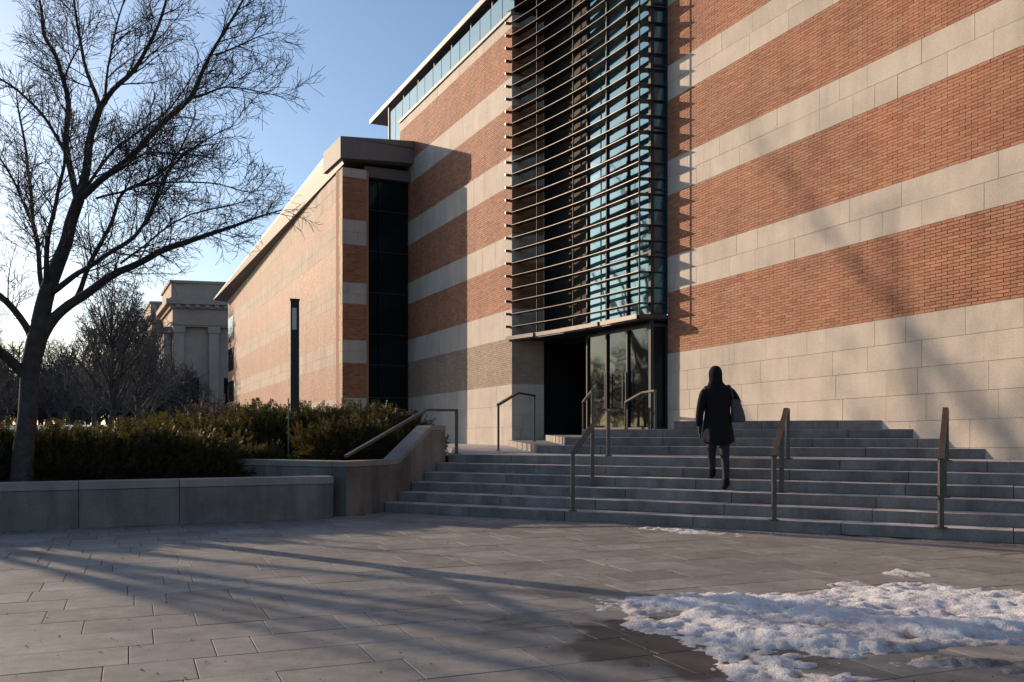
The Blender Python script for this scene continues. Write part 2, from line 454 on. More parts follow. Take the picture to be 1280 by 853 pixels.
dW = Vector((EM.x - CW.x, EM.y - CW.y, 0)); LW = dW.length
FE = FrameR((CW.x, CW.y, 0), dW)
pw = LW * .335
mb = MB(); FE.box(mb, .012, pw, -.2, 9.9, -.8, -.012); wallP = mb.build('end_pier', M_MORTAR, bld)
mbr = MB()
for i in range(len(WB) - 1):
    if i % 2 == 0: brick_band(FE, mbr, 0, pw, WB[i], WB[i + 1], 17, rng)
    else: stone_band(FE, 0, pw, WB[i], WB[i + 1], 2, rng, M_STONE, wallP)
stone_band(FE, 0, pw, .9, 2.31, 3, rng, M_STONE, wallP)
brick_band(FE, mbr, 0, pw, 8.97, 9.6, 9, rng)
stone_band(FE, 0, pw, 9.6, 9.9, 1, rng, M_STONE, wallP)
mbr.build('brickwork', M_BRICK, wallP, kind='stuff')
mb = MB(); FE.box(mb, pw, LW + .3, .9, 10.2, -1.6, -1.4); mb.build('recess_panel', M_BLACK, bld)
zz = [.95, 2.35, 3.45, 4.5, 5.9, 7.3, 8.7, 9.9]
for i in range(len(zz) - 1):
    for (a, b) in ((pw, pw + (LW - pw) * .33), (pw + (LW - pw) * .33, LW)):
        mb = MB(); FE.box(mb, a + .02, b - .02, zz[i] + .02, zz[i + 1] - .02, -.47, -.45); mb.build('glass_pane', M_GLASSD, bld)
    mb = MB(); FE.box(mb, pw, LW, zz[i] - .02, zz[i] + .02, -.47, -.42); mb.build('transom', M_DARK, bld)
mb = MB(); FE.box(mb, pw, LW, 9.75, 10.1, -.5, -.2); mb.build('head_beam', M_SOFF, bld)
# wing roof: deep fascia, soffit flaring outwards along the long side
def rz(t): return 10.87 + .2 * t
mb = MB(); a0, a1 = FE.p(-.1, 0, .12), FE.p(LW + .02, 0, .12)
up = Vector((0, 0, 1)); 
b0, b1 = FE.p(-.1, 0, -2), FE.p(LW + .4, 0, -2)
mb.v += [tuple(q) for q in (a0 + up * 10.16, a1 + up * 10.32, b1 + up * 10.32, b0 + up * 10.16, a0 + up * 10.87, a1 + up * 11.07, b1 + up * 11.07, b0 + up * 10.87)]
mb.f += [(0, 1, 2, 3), (4, 5, 6, 7), (0, 1, 5, 4), (1, 2, 6, 5), (2, 3, 7, 6), (3, 0, 4, 7)]
mb.build('roof_fascia', m_stone('fascia_stone', (.20, .18, .165), .06, .7, .001, .2), bld)
mb = MB(); n0 = FE.p(-.1, 0, .12); far = FW.p(sW + .6, 0, .75)
zf = H + (YH - 374) / F * far.y
Rn0, Rn1, Rf0, Rf1 = n0 + up * 10.80, n0 + up * 10.87, Vector((far.x, far.y, zf - .07)), Vector((far.x, far.y, zf))
In0 = FW.p(-.1, 9.98, -.02); In1 = FW.p(sW + .6, 9.98, -.02); In2 = FW.p(-.1, 10.8, -3); In3 = FW.p(sW + .6, 10.3, -3); In3.z = zf + .3
In1.z = min(In1.z, zf - .14)
mb.poly([In0, In1, Rf0, Rn0]); mb.build('roof_soffit', M_SOFF, bld)
mb = MB(); mb.poly([Rn0, Rf0, Rf1, Rn1]); mb.build('roof_edge', M_ROOF, bld)
mb = MB(); mb.poly([Rn1, Rf1, In3, In2]); mb.poly([Rf0, Rf1, In3, In1]); mb.build('roof', M_ROOF, bld)
mb = MB(); mb.poly([Rn0, Rn1, n0 + up * 10.16, In0 + up * 0.0]); mb.poly([n0 + up * 10.16, Rn0, In0]); mb.build('roof_corner', M_SOFF, bld)
# far corner windows of the wing
FF = FW
for (z0, z1) in ((6.7, 8.1), (5.0, 6.3), (3.2, 4.4)):
    mb = MB(); FW.box(mb, sW - 2.3, sW - .2, z0, z1, .0, .02); mb.build('corner_window', M_GLASSD, bld)

# ------------------------------------------------------------------ steps
TH = .4995; N = Vector((math.sin(TH), math.cos(TH), 0)); E_ = Vector((-math.cos(TH), math.sin(TH), 0))   # E_ runs left and away
C0, TR, RS = 11.345, .359, .14
def sp(c, px):                           # point on the line N.P = c seen at pixel column px
    r = (px - 640) / F; D = c / (N.y + N.x * r); return Vector((r * D, D, 0))
def rwall(c, off=.25):                   # meets the right wall
    P = FR.O; k_ = (c - N.dot(P)) / N.dot(FR.u); return P + FR.u * k_ + FR.n * off
stairs = tag(MB().build('stairs', M_STEP), kind='structure')
bpy.data.objects.remove(stairs); stairs = bpy.data.objects.new('stairs', None); reg(stairs, (0, 11, 0), None); tag(stairs, 'broad grey granite stairs with ten risers', None, None, 'structure')
rs = random.Random(11)
stone_cache = {}
CH0 = Vector((-2.06, 0, 0))
cheekP = at(433, 646, 0) ; Dc = H * F / (646 - YH); cheekP = Vector(((433 - 640) / F * Dc, Dc, 0))
def step_run(c, z, pL, pR, depth):
    """one riser: stones butted along the front edge from pL to pR"""
    L = (pR - pL).length; d = (pR - pL).normalized(); a = 0
    while a < L - .05:
        l = rs.choice([1.2, 1.5, 1.8]); b = min(a + l, L)
        if L - b < .5: b = L
        mb = MB(); p0 = pL + d * (a + .003); p1 = pL + d * (b - .003); inn = N * depth
        jz = rs.uniform(-.002, .002)
        c_ = (p0 + p1) / 2 + inn / 2; c_.z = z - RS / 2 - .002 + jz
        mb.obox(c_, (p1 - p0) / 2, inn / 2, Vector((0, 0, RS / 2)))
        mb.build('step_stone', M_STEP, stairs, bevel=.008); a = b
CH_side = lambda c: cheekP + N * (c - N.dot(cheekP))
for i in range(6):
    c = C0 + TR * i; z = RS * (i + 1)
    step_run(c, z, CH_side(c) + E_ * 0 - E_ * .01, rwall(c), TR + .12)
UP = [(14.3, 670), (14.66, 705), (15.02, 727), (15.38, 842)]
for i, (c, px) in enumerate(UP):
    step_run(c, RS * (7 + i), sp(c, px), rwall(c), .5 if i < 3 else .5)
# solid platforms behind the stones
plat = MB(); c6 = C0 + TR * 5 + .1
Lw = FM.p(12, 0, -.3)
pf = [CH_side(c6), rwall(c6), FR.p(sR + 2, 0, -.4), Vector((2, 27, 0)), Vector((-6, 31, 0)), CH_side(c6) + N * 4 + E_ * 2.5]
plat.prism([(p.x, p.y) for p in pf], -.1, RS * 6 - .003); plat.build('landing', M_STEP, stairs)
def platform(c, pxl, backp, z, mat=M_STEP, thick=.5):
    mb = MB(); c2 = c + .02; pL = sp(c2, pxl); 
    pf = [pL + E_ * -.004, rwall(c2), FR.p(sR + 1, 0, -.35), Vector((backp[0] + .8, backp[1] + .6, 0)), Vector((*backp, 0))]
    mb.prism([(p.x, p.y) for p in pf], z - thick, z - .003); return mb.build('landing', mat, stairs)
platform(14.32, 670.5, (-.12, 24.5), RS * 7, M_COPE, .3)
platform(14.68, 705.5, (.86, 24.6), RS * 8, M_COPE, .3)
platform(15.04, 727.5, (1.75, 22.2), RS * 9, M_COPE, .3)
mb = MB(); pf = [sp(15.4, 842), rwall(15.4), FR.p(sR, 0, -.3)]
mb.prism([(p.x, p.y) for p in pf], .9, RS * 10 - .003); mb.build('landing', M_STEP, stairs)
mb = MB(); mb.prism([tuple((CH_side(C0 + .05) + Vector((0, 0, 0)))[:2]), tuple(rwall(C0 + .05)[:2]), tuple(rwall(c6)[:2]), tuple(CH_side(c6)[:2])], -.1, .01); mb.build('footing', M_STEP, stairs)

# ------------------------------------------------------------------ cheek wall and planter walls
chk = empty('cheek_wall', cheekP, 'pale granite side wall ramping up the left edge of the stairs', 'wall')
def prof(s_): 
    if s_ < 1.25: return .79
    if s_ < 2.2: return .79 + (s_ - 1.25) / .95 * .53
    return 1.32
segs = [0, .62, 1.25, 1.72, 2.2, 2.62]
TW = .27
for a, b in zip(segs[:-1], segs[1:]):
    mb = MB(); g = .003
    p = [cheekP + N * (a + g), cheekP + N * (b - g), cheekP + N * (b - g) + E_ * TW, cheekP + N * (a + g) + E_ * TW]
    za, zb_ = prof(a) - .085, prof(b) - .085
    mb.prism([(q.x, q.y) for q in p], -.05, [za, zb_, zb_, za]); mb.build('stone_block', M_GRAN, chk, bevel=.006)
    mb = MB(); o_ = -E_ * .012
    p = [q + (o_ if i < 2 else -o_) for i, q in enumerate(p)]
    mb.prism([(q.x, q.y) for q in p], [za + .004, zb_ + .004, zb_ + .004, za + .004], [za + .085, zb_ + .085, zb_ + .085, za + .085]); mb.build('coping_stone', M_COPE, chk, bevel=.006)
# upper planter wall running back-left from the cheek wall corner
FU = FrameR(cheekP, E_); FU.n = N.copy()
upw = empty('upper_planter_wall', cheekP + E_ * 2, 'low granite retaining wall running left from the stair side wall', 'wall')
for i in range(5):
    mb = MB(); a = TW + .006 + i * 1.3
    FU.box(mb, a, a + 1.294, -.05, .70, -.32, -.0); mb.build('stone_block', M_GRAN, upw, bevel=.006)
    mb = MB(); FU.box(mb, a, a + 1.294, .704, .79, -.335, .012); mb.build('coping_stone', M_COPE, upw, bevel=.006)
# low planter wall in front
Da = H * F / (665 - YH); Pa = Vector(((0 - 640) / F * Da, Da, 0)); Db = H * F / (648 - YH); Pb = Vector(((417 - 640) / F * Db, Db, 0))
dl = (Pb - Pa).normalized(); FL = FrameR(Pb, -dl); FL.n = Vector((-dl.y, dl.x, 0))
low = empty('low_planter_wall', (Pa + Pb) / 2, 'long low granite planter wall in front of the hedge and bare tree', 'wall')
LS = [0, 2.05, 3.25, 4.4, 5.7, 7.0, 8.5, 10]
for a, b in zip(LS[:-1], LS[1:]):
    mb = MB(); FL.box(mb, a + .003, b - .003, -.05, .485, -.36, 0); mb.build('stone_block', M_GRAN, low, bevel=.006)
    mb = MB(); FL.box(mb, a + .003, b - .003, .489, .59, -.375, .015); mb.build('coping_stone', M_COPE, low, bevel=.006)
# end return of the low wall closing the recess
mb = MB(); q0 = Pb + FL.n * .37; q1 = CH_side(N.dot(cheekP)) + E_ * .9
# soil
t = NT('planter_soil'); nz = t.noise(6, 6, .7); c_ = t.ramp(nz, [(.3, (.03, .022, .015)), (.7, (.085, .06, .04))])
sn = t.ramp(t.noise(1.6, 4, .6), [(.56, 0), (.60, 1)]); c_ = t.mix(sn, c_, (.72, .75, .8)); t.bump(nz, .04); M_SOIL = t.fin(c_, .9)
def soil(name, poly, z, step=.25, amp=.05):
    xs = [p[0] for p in poly]; ys = [p[1] for p in poly]
    mb = MB(); mb.prism(poly, z - .4, z); o = mb.build(name, M_SOIL, None, (0, 0, 0)); return tag(o, kind='structure')
pl = [FL.p(0, 0, -.34), FL.p(10, 0, -.34), Vector((-16, 16, 0)), Vector((-12, 24, 0)), FU.p(6.8, 0, -.2), FU.p(.4, 0, -.02)]
soil('planter_soil', [(p.x, p.y) for p in pl], .5)
pl = [FU.p(.1, 0, -.3), FU.p(6.9, 0, -.3), Vector((-14, 26, 0)), Vector((-8, 31, 0)), CH_side(13.6) + N * 3.9 + E_ * 2.5 , cheekP + N * 2.6 + E_ * .3]
soil('upper_planter_soil', [(p.x, p.y) for p in pl], .74)

# ------------------------------------------------------------------ paving
t = NT('paving_slab'); r = t.rnd()
base = t.ramp(r, [(0, (.24, .225, .20)), (.5, (.29, .272, .242)), (1, (.34, .318, .285))])
g = t.noise(110, 3, .7); base = t.mix(.5, base, t.ramp(g, [(.3, .25), (.7, .75)]), 'OVERLAY')
base = t.mix(1, base, t.ramp(t.noise(1.1, 6, .65), [(.3, 1.05), (.75, .55)]), 'MULTIPLY'); base = t.mix(1, base, t.ramp(t.noise(5.5, 7, .75), [(.35, 1.1), (.68, .7)]), 'MULTIPLY')
base = t.mix(t.math('MULTIPLY', t.ramp(t.noise(2.3, 8, .75), [(.56, 0), (.72, 1)]), .28), base, (.50, .48, .45))
# damp stain left by the melting snow, fixed to the ground
geo = t.n('ShaderNodeNewGeometry'); sepv = t.n('ShaderNodeVectorMath', operation='SUBTRACT'); t.l(geo.outputs['Position'], sepv.inputs[0]); sepv.inputs[1].default_value = (1.15, 5.5, 0)
sc_v = t.n('ShaderNodeVectorMath', operation='MULTIPLY'); t.l(sepv.outputs[0], sc_v.inputs[0]); sc_v.inputs[1].default_value = (.42, .60, 0)
ln = t.n('ShaderNodeVectorMath', operation='LENGTH'); t.l(sc_v.outputs[0], ln.inputs[0])
wet = t.math('ADD', ln.outputs['Value'], t.math('MULTIPLY', t.noise(1.4, 5, .6), 1.1))
wetf = t.ramp(wet, [(.93, 1), (1.12 / 1.12, 0)])
wetf = t.math('MULTIPLY', wetf, .9)
base = t.mix(wetf, base, (.045, .04, .035))
t.bump(t.math('ADD', g, t.math('MULTIPLY', t.noise(5, 4), 1.5)), .0022)
M_PAVE = t.fin(base, t.mix(wetf, (.75,) * 3, (.38,) * 3))
t = NT('ground_dirt'); nz = t.noise(.35, 8, .65)
col = t.ramp(nz, [(.35, (.05, .045, .03)), (.62, (.10, .085, .055))]); snm = t.ramp(t.noise(.09, 6, .6), [(.50, 0), (.55, 1)])
sepz = t.n('ShaderNodeSeparateXYZ'); t.l(t.coord(), sepz.inputs[0])
farm = t.ramp(t.math('DIVIDE', sepz.outputs['Y'], 100), [(.28, 0), (.4, 1)])
col = t.mix(t.math('MULTIPLY', snm, farm), col, (.7, .74, .8)); M_GROUND = t.fin(col, .95)
# terrain, one sheet
mb = MB(); xs = [-2500, -900, -400, -200, -120, -80, -60, -45, -30, -20, -12, -6, 0, 10, 30, 80, 200, 900, 2500]
ys = [-900, -200, -50, -10, 10, 18, 26, 34, 42, 52, 65, 80, 100, 140, 200, 400, 900, 3000]
def tz(x, y):
    t_ = max(0, min(1, (y - 30) / 60)); return -.06 + 1.9 * t_ * t_ * (3 - 2 * t_) + (noise.noise(Vector((x * .02, y * .02, 0))) * .3 if y > 60 else 0) + max(0, (y - 100)) * .0005
for y in ys:
    for x in xs: mb.v.append((x, y, tz(x, y)))
nx = len(xs)
for j in range(len(ys) - 1):
    for i in range(nx - 1): mb.f.append((j * nx + i, j * nx + i + 1, (j + 1) * nx + i + 1, (j + 1) * nx + i))
tag(mb.build('ground', M_GROUND, None, smooth=True), kind='structure')
# plaza paving: bed + slabs
pv = MB(); pv.prism([(-9, -3), (12, -3), (12, 16), (4, 16), (-4, 15), (-14, 11)], -.3, -.003)
pave = tag(pv.build('paving', M_JOINT), kind='structure')
d1 = Vector((165 - 640, F, 0)).normalized(); d2 = Vector((d1.y, -d1.x, 0))      # rows run along d2
rp = random.Random(5); pcs = []
ROW = .44
def in_plaza(p):
    if p.y < 2.2 or p.y > 15: return False
    if N.dot(p) > C0 + .3: return False
    if (p - Pb).dot(FL.n) > .25 and p.x < -2.2: return False
    if abs(p.x / p.y) > .62: return False
    if (p - FR.O).dot(FR.n) > 0: return False
    return True
for row in range(-2, 50):
    a = -12 + rp.uniform(-.4, 0)
    while a < 14:
        l = rp.choice([.22, .45, .45, .67, .67, .9])
        c = d2 * (a + l / 2) + d1 * ((row + .5) * ROW)
        if in_plaza(c): pcs.append((c, l))
        a += l
pcs.sort(key=lambda q: q[0].length)
pm = {}
def pv_mesh(l):
    if l not in pm:
        mb = MB(); mb.obox((0, 0, 0), d2 * (l / 2 - .0031), d1 * (ROW / 2 - .0031), Vector((0, 0, .02)))
        m = mb.mesh('paver', M_PAVE)
        import bmesh
        b = bmesh.new(); b.from_mesh(m); bmesh.ops.bevel(b, geom=list(b.edges), offset=.002, segments=1, affect='EDGES'); b.to_mesh(m); b.free()
        pm[l] = m
    return pm[l]
vis = [q for q in pcs if abs(q[0].x / q[0].y) < .60 and q[0].y > 4.2]
rest = [q for q in pcs if q not in vis]
for i, (c, l) in enumerate(vis[:300]):
    o = bpy.data.objects.new('paver', pv_mesh(l)); reg(o, (c.x, c.y, -.02 + rp.uniform(-.0015, .0015)), pave)
    o.rotation_euler = (rp.uniform(-.002, .002), rp.uniform(-.002, .002), 0)
mb = MB()
for (c, l) in vis[300:] + rest:
    mb.obox((c.x, c.y, -.02 + rp.uniform(-.0015, .0015)), d2 * (l / 2 - .0031), d1 * (ROW / 2 - .0031), Vector((0, 0, .02)))
mb.build('paver_field', M_PAVE, pave, kind='stuff')

# ------------------------------------------------------------------ melting snow
t = NT('old_snow'); n1 = t.noise(3.2, 6, .7); n2 = t.noise(28, 4, .7)
att = t.n('ShaderNodeAttribute'); att.attribute_name = 'dirt'
col = t.ramp(t.math('ADD', t.math('MULTIPLY', n1, .5), t.math('ADD', t.math('MULTIPLY', n2, .3), att.outputs['Fac'])), [(.40, (.86, .85, .84)), (.60, (.62, .585, .56)), (.85, (.15, .12, .10))])
t.bump(t.math('ADD', n2, t.noise(60, 4, .7)), .018); t.p.inputs['Subsurface Weight'].default_value = .0
M_SNOW = t.fin(col, .65)
def snow_patch(name, pix, hmax, label, gouge=0, res=.028, thr=.42):
    poly = [Vector((at(x, y, H * F / (y - YH)).x, H * F / (y - YH), 0)) for x, y in pix]
    x0 = min(p.x for p in poly); x1 = max(p.x for p in poly); y0 = min(p.y for p in poly); y1 = max(p.y for p in poly)
    nx_ = int((x1 - x0) / res) + 2; ny_ = int((y1 - y0) / res) + 2
    def sdf(x, y):
        ins = False; d = 1e9; n_ = len(poly)
        for i in range(n_):
            a, b = poly[i], poly[(i + 1) % n_]
            if (a.y > y) != (b.y > y) and x < (b.x - a.x) * (y - a.y) / (b.y - a.y) + a.x: ins = not ins
            e = b - a; t_ = max(0, min(1, ((x - a.x) * e.x + (y - a.y) * e.y) / e.length_squared))
            d = min(d, math.hypot(x - a.x - e.x * t_, y - a.y - e.y * t_))
        return d if ins else -d
    mb = MB(); dirt = []
    hh = {}
    for j in range(ny_):
        for i in range(nx_):
            x = x0 + i * res; y = y0 + j * res; s_ = sdf(x, y)
            nz_ = noise.fractal(Vector((x * 1.6, y * 1.6, 3)), 1, 2, 5)
            n3 = noise.fractal(Vector((x * 9, y * 9, 7)), 1, 2, 3)
            s2 = s_ + nz_ * .20 + n3 * .09
            k_ = max(0, min(1, s2 / .55)); h_ = hmax * (k_ ** .7) * (.60 + .75 * nz_) - .006 * (1 - k_) + n3 * .018 * min(1, k_ * 3) + noise.noise(Vector((x * 21, y * 30, 2))) * .011
            dd = 0
            if gouge:
                # melted lower right area
                m_ = max(0, min(1, (x - 1.5) / .9)) * max(0, min(1, (5.55 - y) / .6))
                h_ -= m_ * (.075 + .13 * (noise.noise(Vector((x * 2.2, y * 5, 1))) )) ; dd = m_ * .36
            dirt.append(.02 + dd + max(0, .2 - k_ * .35) + max(0, -nz_) * .3 + max(0, -n3) * .25)
            hh[i, j] = h_ if k_ > 0 else -1
            mb.v.append((x + n3 * .01, y, max(-.03, h_ - .004)))
    for j in range(ny_ - 1):
        for i in range(nx_ - 1):
            if max(hh[i, j], hh[i + 1, j], hh[i, j + 1], hh[i + 1, j + 1]) > .003:
                mb.f.append((j * nx_ + i, j * nx_ + i + 1, (j + 1) * nx_ + i + 1, (j + 1) * nx_ + i))
    m = bpy.data.meshes.new(name); m.from_pydata(mb.v, [], mb.f); m.materials.append(M_SNOW)
    a_ = m.attributes.new('dirt', 'FLOAT', 'POINT')
    for i, v_ in enumerate(dirt): a_.data[i].value = v_
    m.shade_smooth(); o = bpy.data.objects.new(name, m); reg(o, (0, 0, 0), None)
    return tag(o, label, 'snow', None, 'stuff')
snow_patch('snow_patch', [(735, 748), (850, 737), (985, 741), (1060, 735), (1130, 727), (1300, 738), (1420, 760), (1420, 880), (1010, 880), (955, 868), (870, 820), (790, 782)], .062, 'large patch of old melting snow on the paving at lower right', 1)
snow_patch('snow_patch', [(1030, 731), (1055, 724), (1104, 725), (1098, 734), (1060, 737)], .06, 'small oval snow remnant left of the thin one', res=.025)
snow_patch('snow_patch', [(1084, 719), (1115, 715), (1172, 720), (1140, 727)], .05, 'thin snow sliver farthest from the camera behind the large patch', res=.025)
def mound(cx, cy, z, rx, ry, h, label):
    mb = MB(); n = 18
    for j in range(n + 1):
        for i in range(n + 1):
            u_ = i / n * 2 - 1; v_ = j / n * 2 - 1; r2 = u_ * u_ + v_ * v_ + .3 * noise.noise(Vector((u_ * 2 + cx, v_ * 2 + cy, 4)))
            mb.v.append((cx + u_ * rx, cy + v_ * ry, z + h * (1 - r2) + .03 * noise.noise(Vector((u_ * 6, v_ * 6, cx)))))
    for j in range(n):
        for i in range(n): mb.f.append((j * (n + 1) + i, j * (n + 1) + i + 1, (j + 1) * (n + 1) + i + 1, (j + 1) * (n + 1) + i))
    return tag(mb.build('snow_patch', M_SNOW, None, (0, 0, 0), True), label, 'snow', None, 'stuff')
_p = atz(382, 0, 16.05); mound(_p.x, _p.y, .54, .50, .42, .14, 'small snow heap behind the right end of the low planter wall')
_p = atz(300, 0, 14.75); mound(_p.x, _p.y, .50, .3, .2, .10, 'little snow heap on the planter soil under the browned shrub')
snow_patch('snow_patch', [(770, 659.2), (830, 660.6), (965, 668), (930, 671), (850, 667.5)], .035, 'narrow snow strip along the foot of the lowest step', res=.03)

# fallen leaves and grit
M_LEAF = m_brick('dead_leaf', [(.10, .06, .03), (.16, .10, .05), (.07, .05, .03), (.20, .14, .08)], .8)
rl = random.Random(77); lf = MB()
def leaf(p, s_):
    a = rl.uniform(0, 6.28); u_ = Vector((math.cos(a), math.sin(a), rl.uniform(-.2, .3))) * s_; v_ = Vector((-math.sin(a), math.cos(a), rl.uniform(-.1, .3))) * s_ * .5
    lf.poly([p - u_, p - v_ + Vector((0, 0, .004)), p + u_, p + v_ + Vector((0, 0, .006))])
for i in range(260): 
    q = FL.p(rl.uniform(0, 8), .006, .02 + abs(rl.gauss(0, .12))); leaf(q, rl.uniform(.008, .022))
for i in range(160):
    L0 = sp(C0, rl.uniform(480, 1270)) - N * (.02 + abs(rl.gauss(0, .10))); L0.z = .006; leaf(L0, rl.uniform(.006, .018))
for i in range(520):
    D_ = rl.uniform(4.4, 12) ; p = Vector((rl.uniform(-.56, .56) * D_, D_, .004))
    if in_plaza(p): leaf(p, rl.uniform(.004, .012))
for i in range(140):
    k_ = rl.randint(0, 5); L0 = sp(C0 + TR * k_ + rl.uniform(.2, .34), rl.uniform(540, 1270)); L0.z = RS * (k_ + 1) + .006; leaf(L0, rl.uniform(.006, .016))
tag(lf.build('leaf_litter', M_LEAF, None), 'scattered dead leaves and grit on the plaza and steps', 'leaves', None, 'stuff')

# ------------------------------------------------------------------ trees
t = NT('bark'); nz = t.noise(9, 6, .7); col = t.ramp(nz, [(.3, (.03, .025, .022)), (.7, (.085, .07, .06))])
t.bump(t.noise(30, 5, .7), .02); M_BARK = t.fin(col, .9)
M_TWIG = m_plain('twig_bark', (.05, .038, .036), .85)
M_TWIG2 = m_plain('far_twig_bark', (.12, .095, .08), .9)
RMIN = .0036
def rvec(r_): return Vector((r_.gauss(0, 1), r_.gauss(0, 1), r_.gauss(0, 1))).normalized()
def grow(mb, p, d, L, r0, lvl, r_, up=.10, k=3, spacing=(.0, .0), dens=1.0):
    nseg = max(2, int(L / (.16 if lvl < 2 else .11)) + 1); nseg = min(nseg, 9)
    pts = [p.copy()]; rad = [r0]; d = d.copy(); st = L / nseg; w_ = .17 if lvl < 2 else .15
    for i in range(nseg):
        d = (d + rvec(r_) * w_ + Vector((0, 0, up))).normalized()
        p = p + d * st; pts.append(p.copy()); rad.append(max(RMIN * .8, r0 * (1 - .75 * (i + 1) / nseg)))
    mb.tube(pts, rad, k, cap=False)
    return pts, rad
def side_dir(d, ang, r_):
    o = rvec(r_); o = (o - d * o.dot(d)).normalized(); return (d * math.cos(ang) + o * math.sin(ang)).normalized()
def ramify(mb, pts, rad, lvl, maxl, r_, every, lens, dens=1.0, start=.15, up=.10):
    tot = sum((pts[i + 1] - pts[i]).length for i in range(len(pts) - 1)); 
    if tot < .05: return
    a = tot * start + r_.uniform(0, every[lvl]); 
    while a < tot:
        q = a; i = 0
        while i < len(pts) - 2 and q > (pts[i + 1] - pts[i]).length: q -= (pts[i + 1] - pts[i]).length; i += 1
        e = pts[i + 1] - pts[i]; f = min(1, q / max(e.length, 1e-6)); P = pts[i] + e * f; rr = rad[i] * (1 - f) + rad[i + 1] * f
        d = side_dir(e.normalized(), r_.uniform(.45, 1.05), r_)
        taper = 1 - .55 * a / tot
        L = lens[lvl] * r_.uniform(.5, 1.2) * taper
        cr = min(rr * .6, .0045 + L * .008 if lvl == 0 else .003 + L * .006)
        pp, rd = grow(mb, P, d, L, max(cr, RMIN), lvl, r_, up, 4 if lvl == 0 else 3)
        if lvl + 1 < maxl: ramify(mb, pp, rd, lvl + 1, maxl, r_, every, lens, dens, .1, up)
        a += every[lvl] * r_.uniform(.6, 1.4) / dens

def smooth_pts(P, n=4):
    out = []
    for i in range(len(P) - 1):
        p0 = P[max(i - 1, 0)]; p1 = P[i]; p2 = P[i + 1]; p3 = P[min(i + 2, len(P) - 1)]
        for j in range(n):
            t_ = j / n
            out.append(tuple(.5 * ((2 * b) + (-a + c) * t_ + (2 * a - 5 * b + 4 * c - d) * t_ ** 2 + (-a + 3 * b - 3 * c + d) * t_ ** 3) for a, b, c, d in zip(p0, p1, p2, p3)))
    out.append(P[-1]); return out
TD = 12.35
tree = empty('bare_tree', atz(28, .5, TD), 'large leafless tree with dense twigs rising from the low planter wall', 'tree')
def limb(mb, px, k=7, dz=0.0):           # px: (x, y, radius m, depth offset)
    P = smooth_pts([(x, y, r_, dd) for x, y, r_, dd in px], 3)
    pts = []; rad = []
    for i, (x, y, r_, dd) in enumerate(P):
        q = at(x, y, TD + dd); q += Vector((noise.noise(q * 1.7), noise.noise(q * 1.7 + Vector((5, 0, 0))), noise.noise(q * 1.7 + Vector((0, 9, 0))))) * .05 * (1 if r_ < .1 else .3)
        pts.append(q); rad.append(r_ * .85)
    mb.tube(pts, rad, k, cap=False); return pts, rad
rt = random.Random(21)
trunk = MB()
limb(trunk, [(27, 606, .195, 0), (28, 590, .17, 0), (32, 540, .148, 0), (37, 480, .138, 0), (40, 455, .142, 0), (46, 425, .15, 0), (52, 400, .13, 0)], 14)
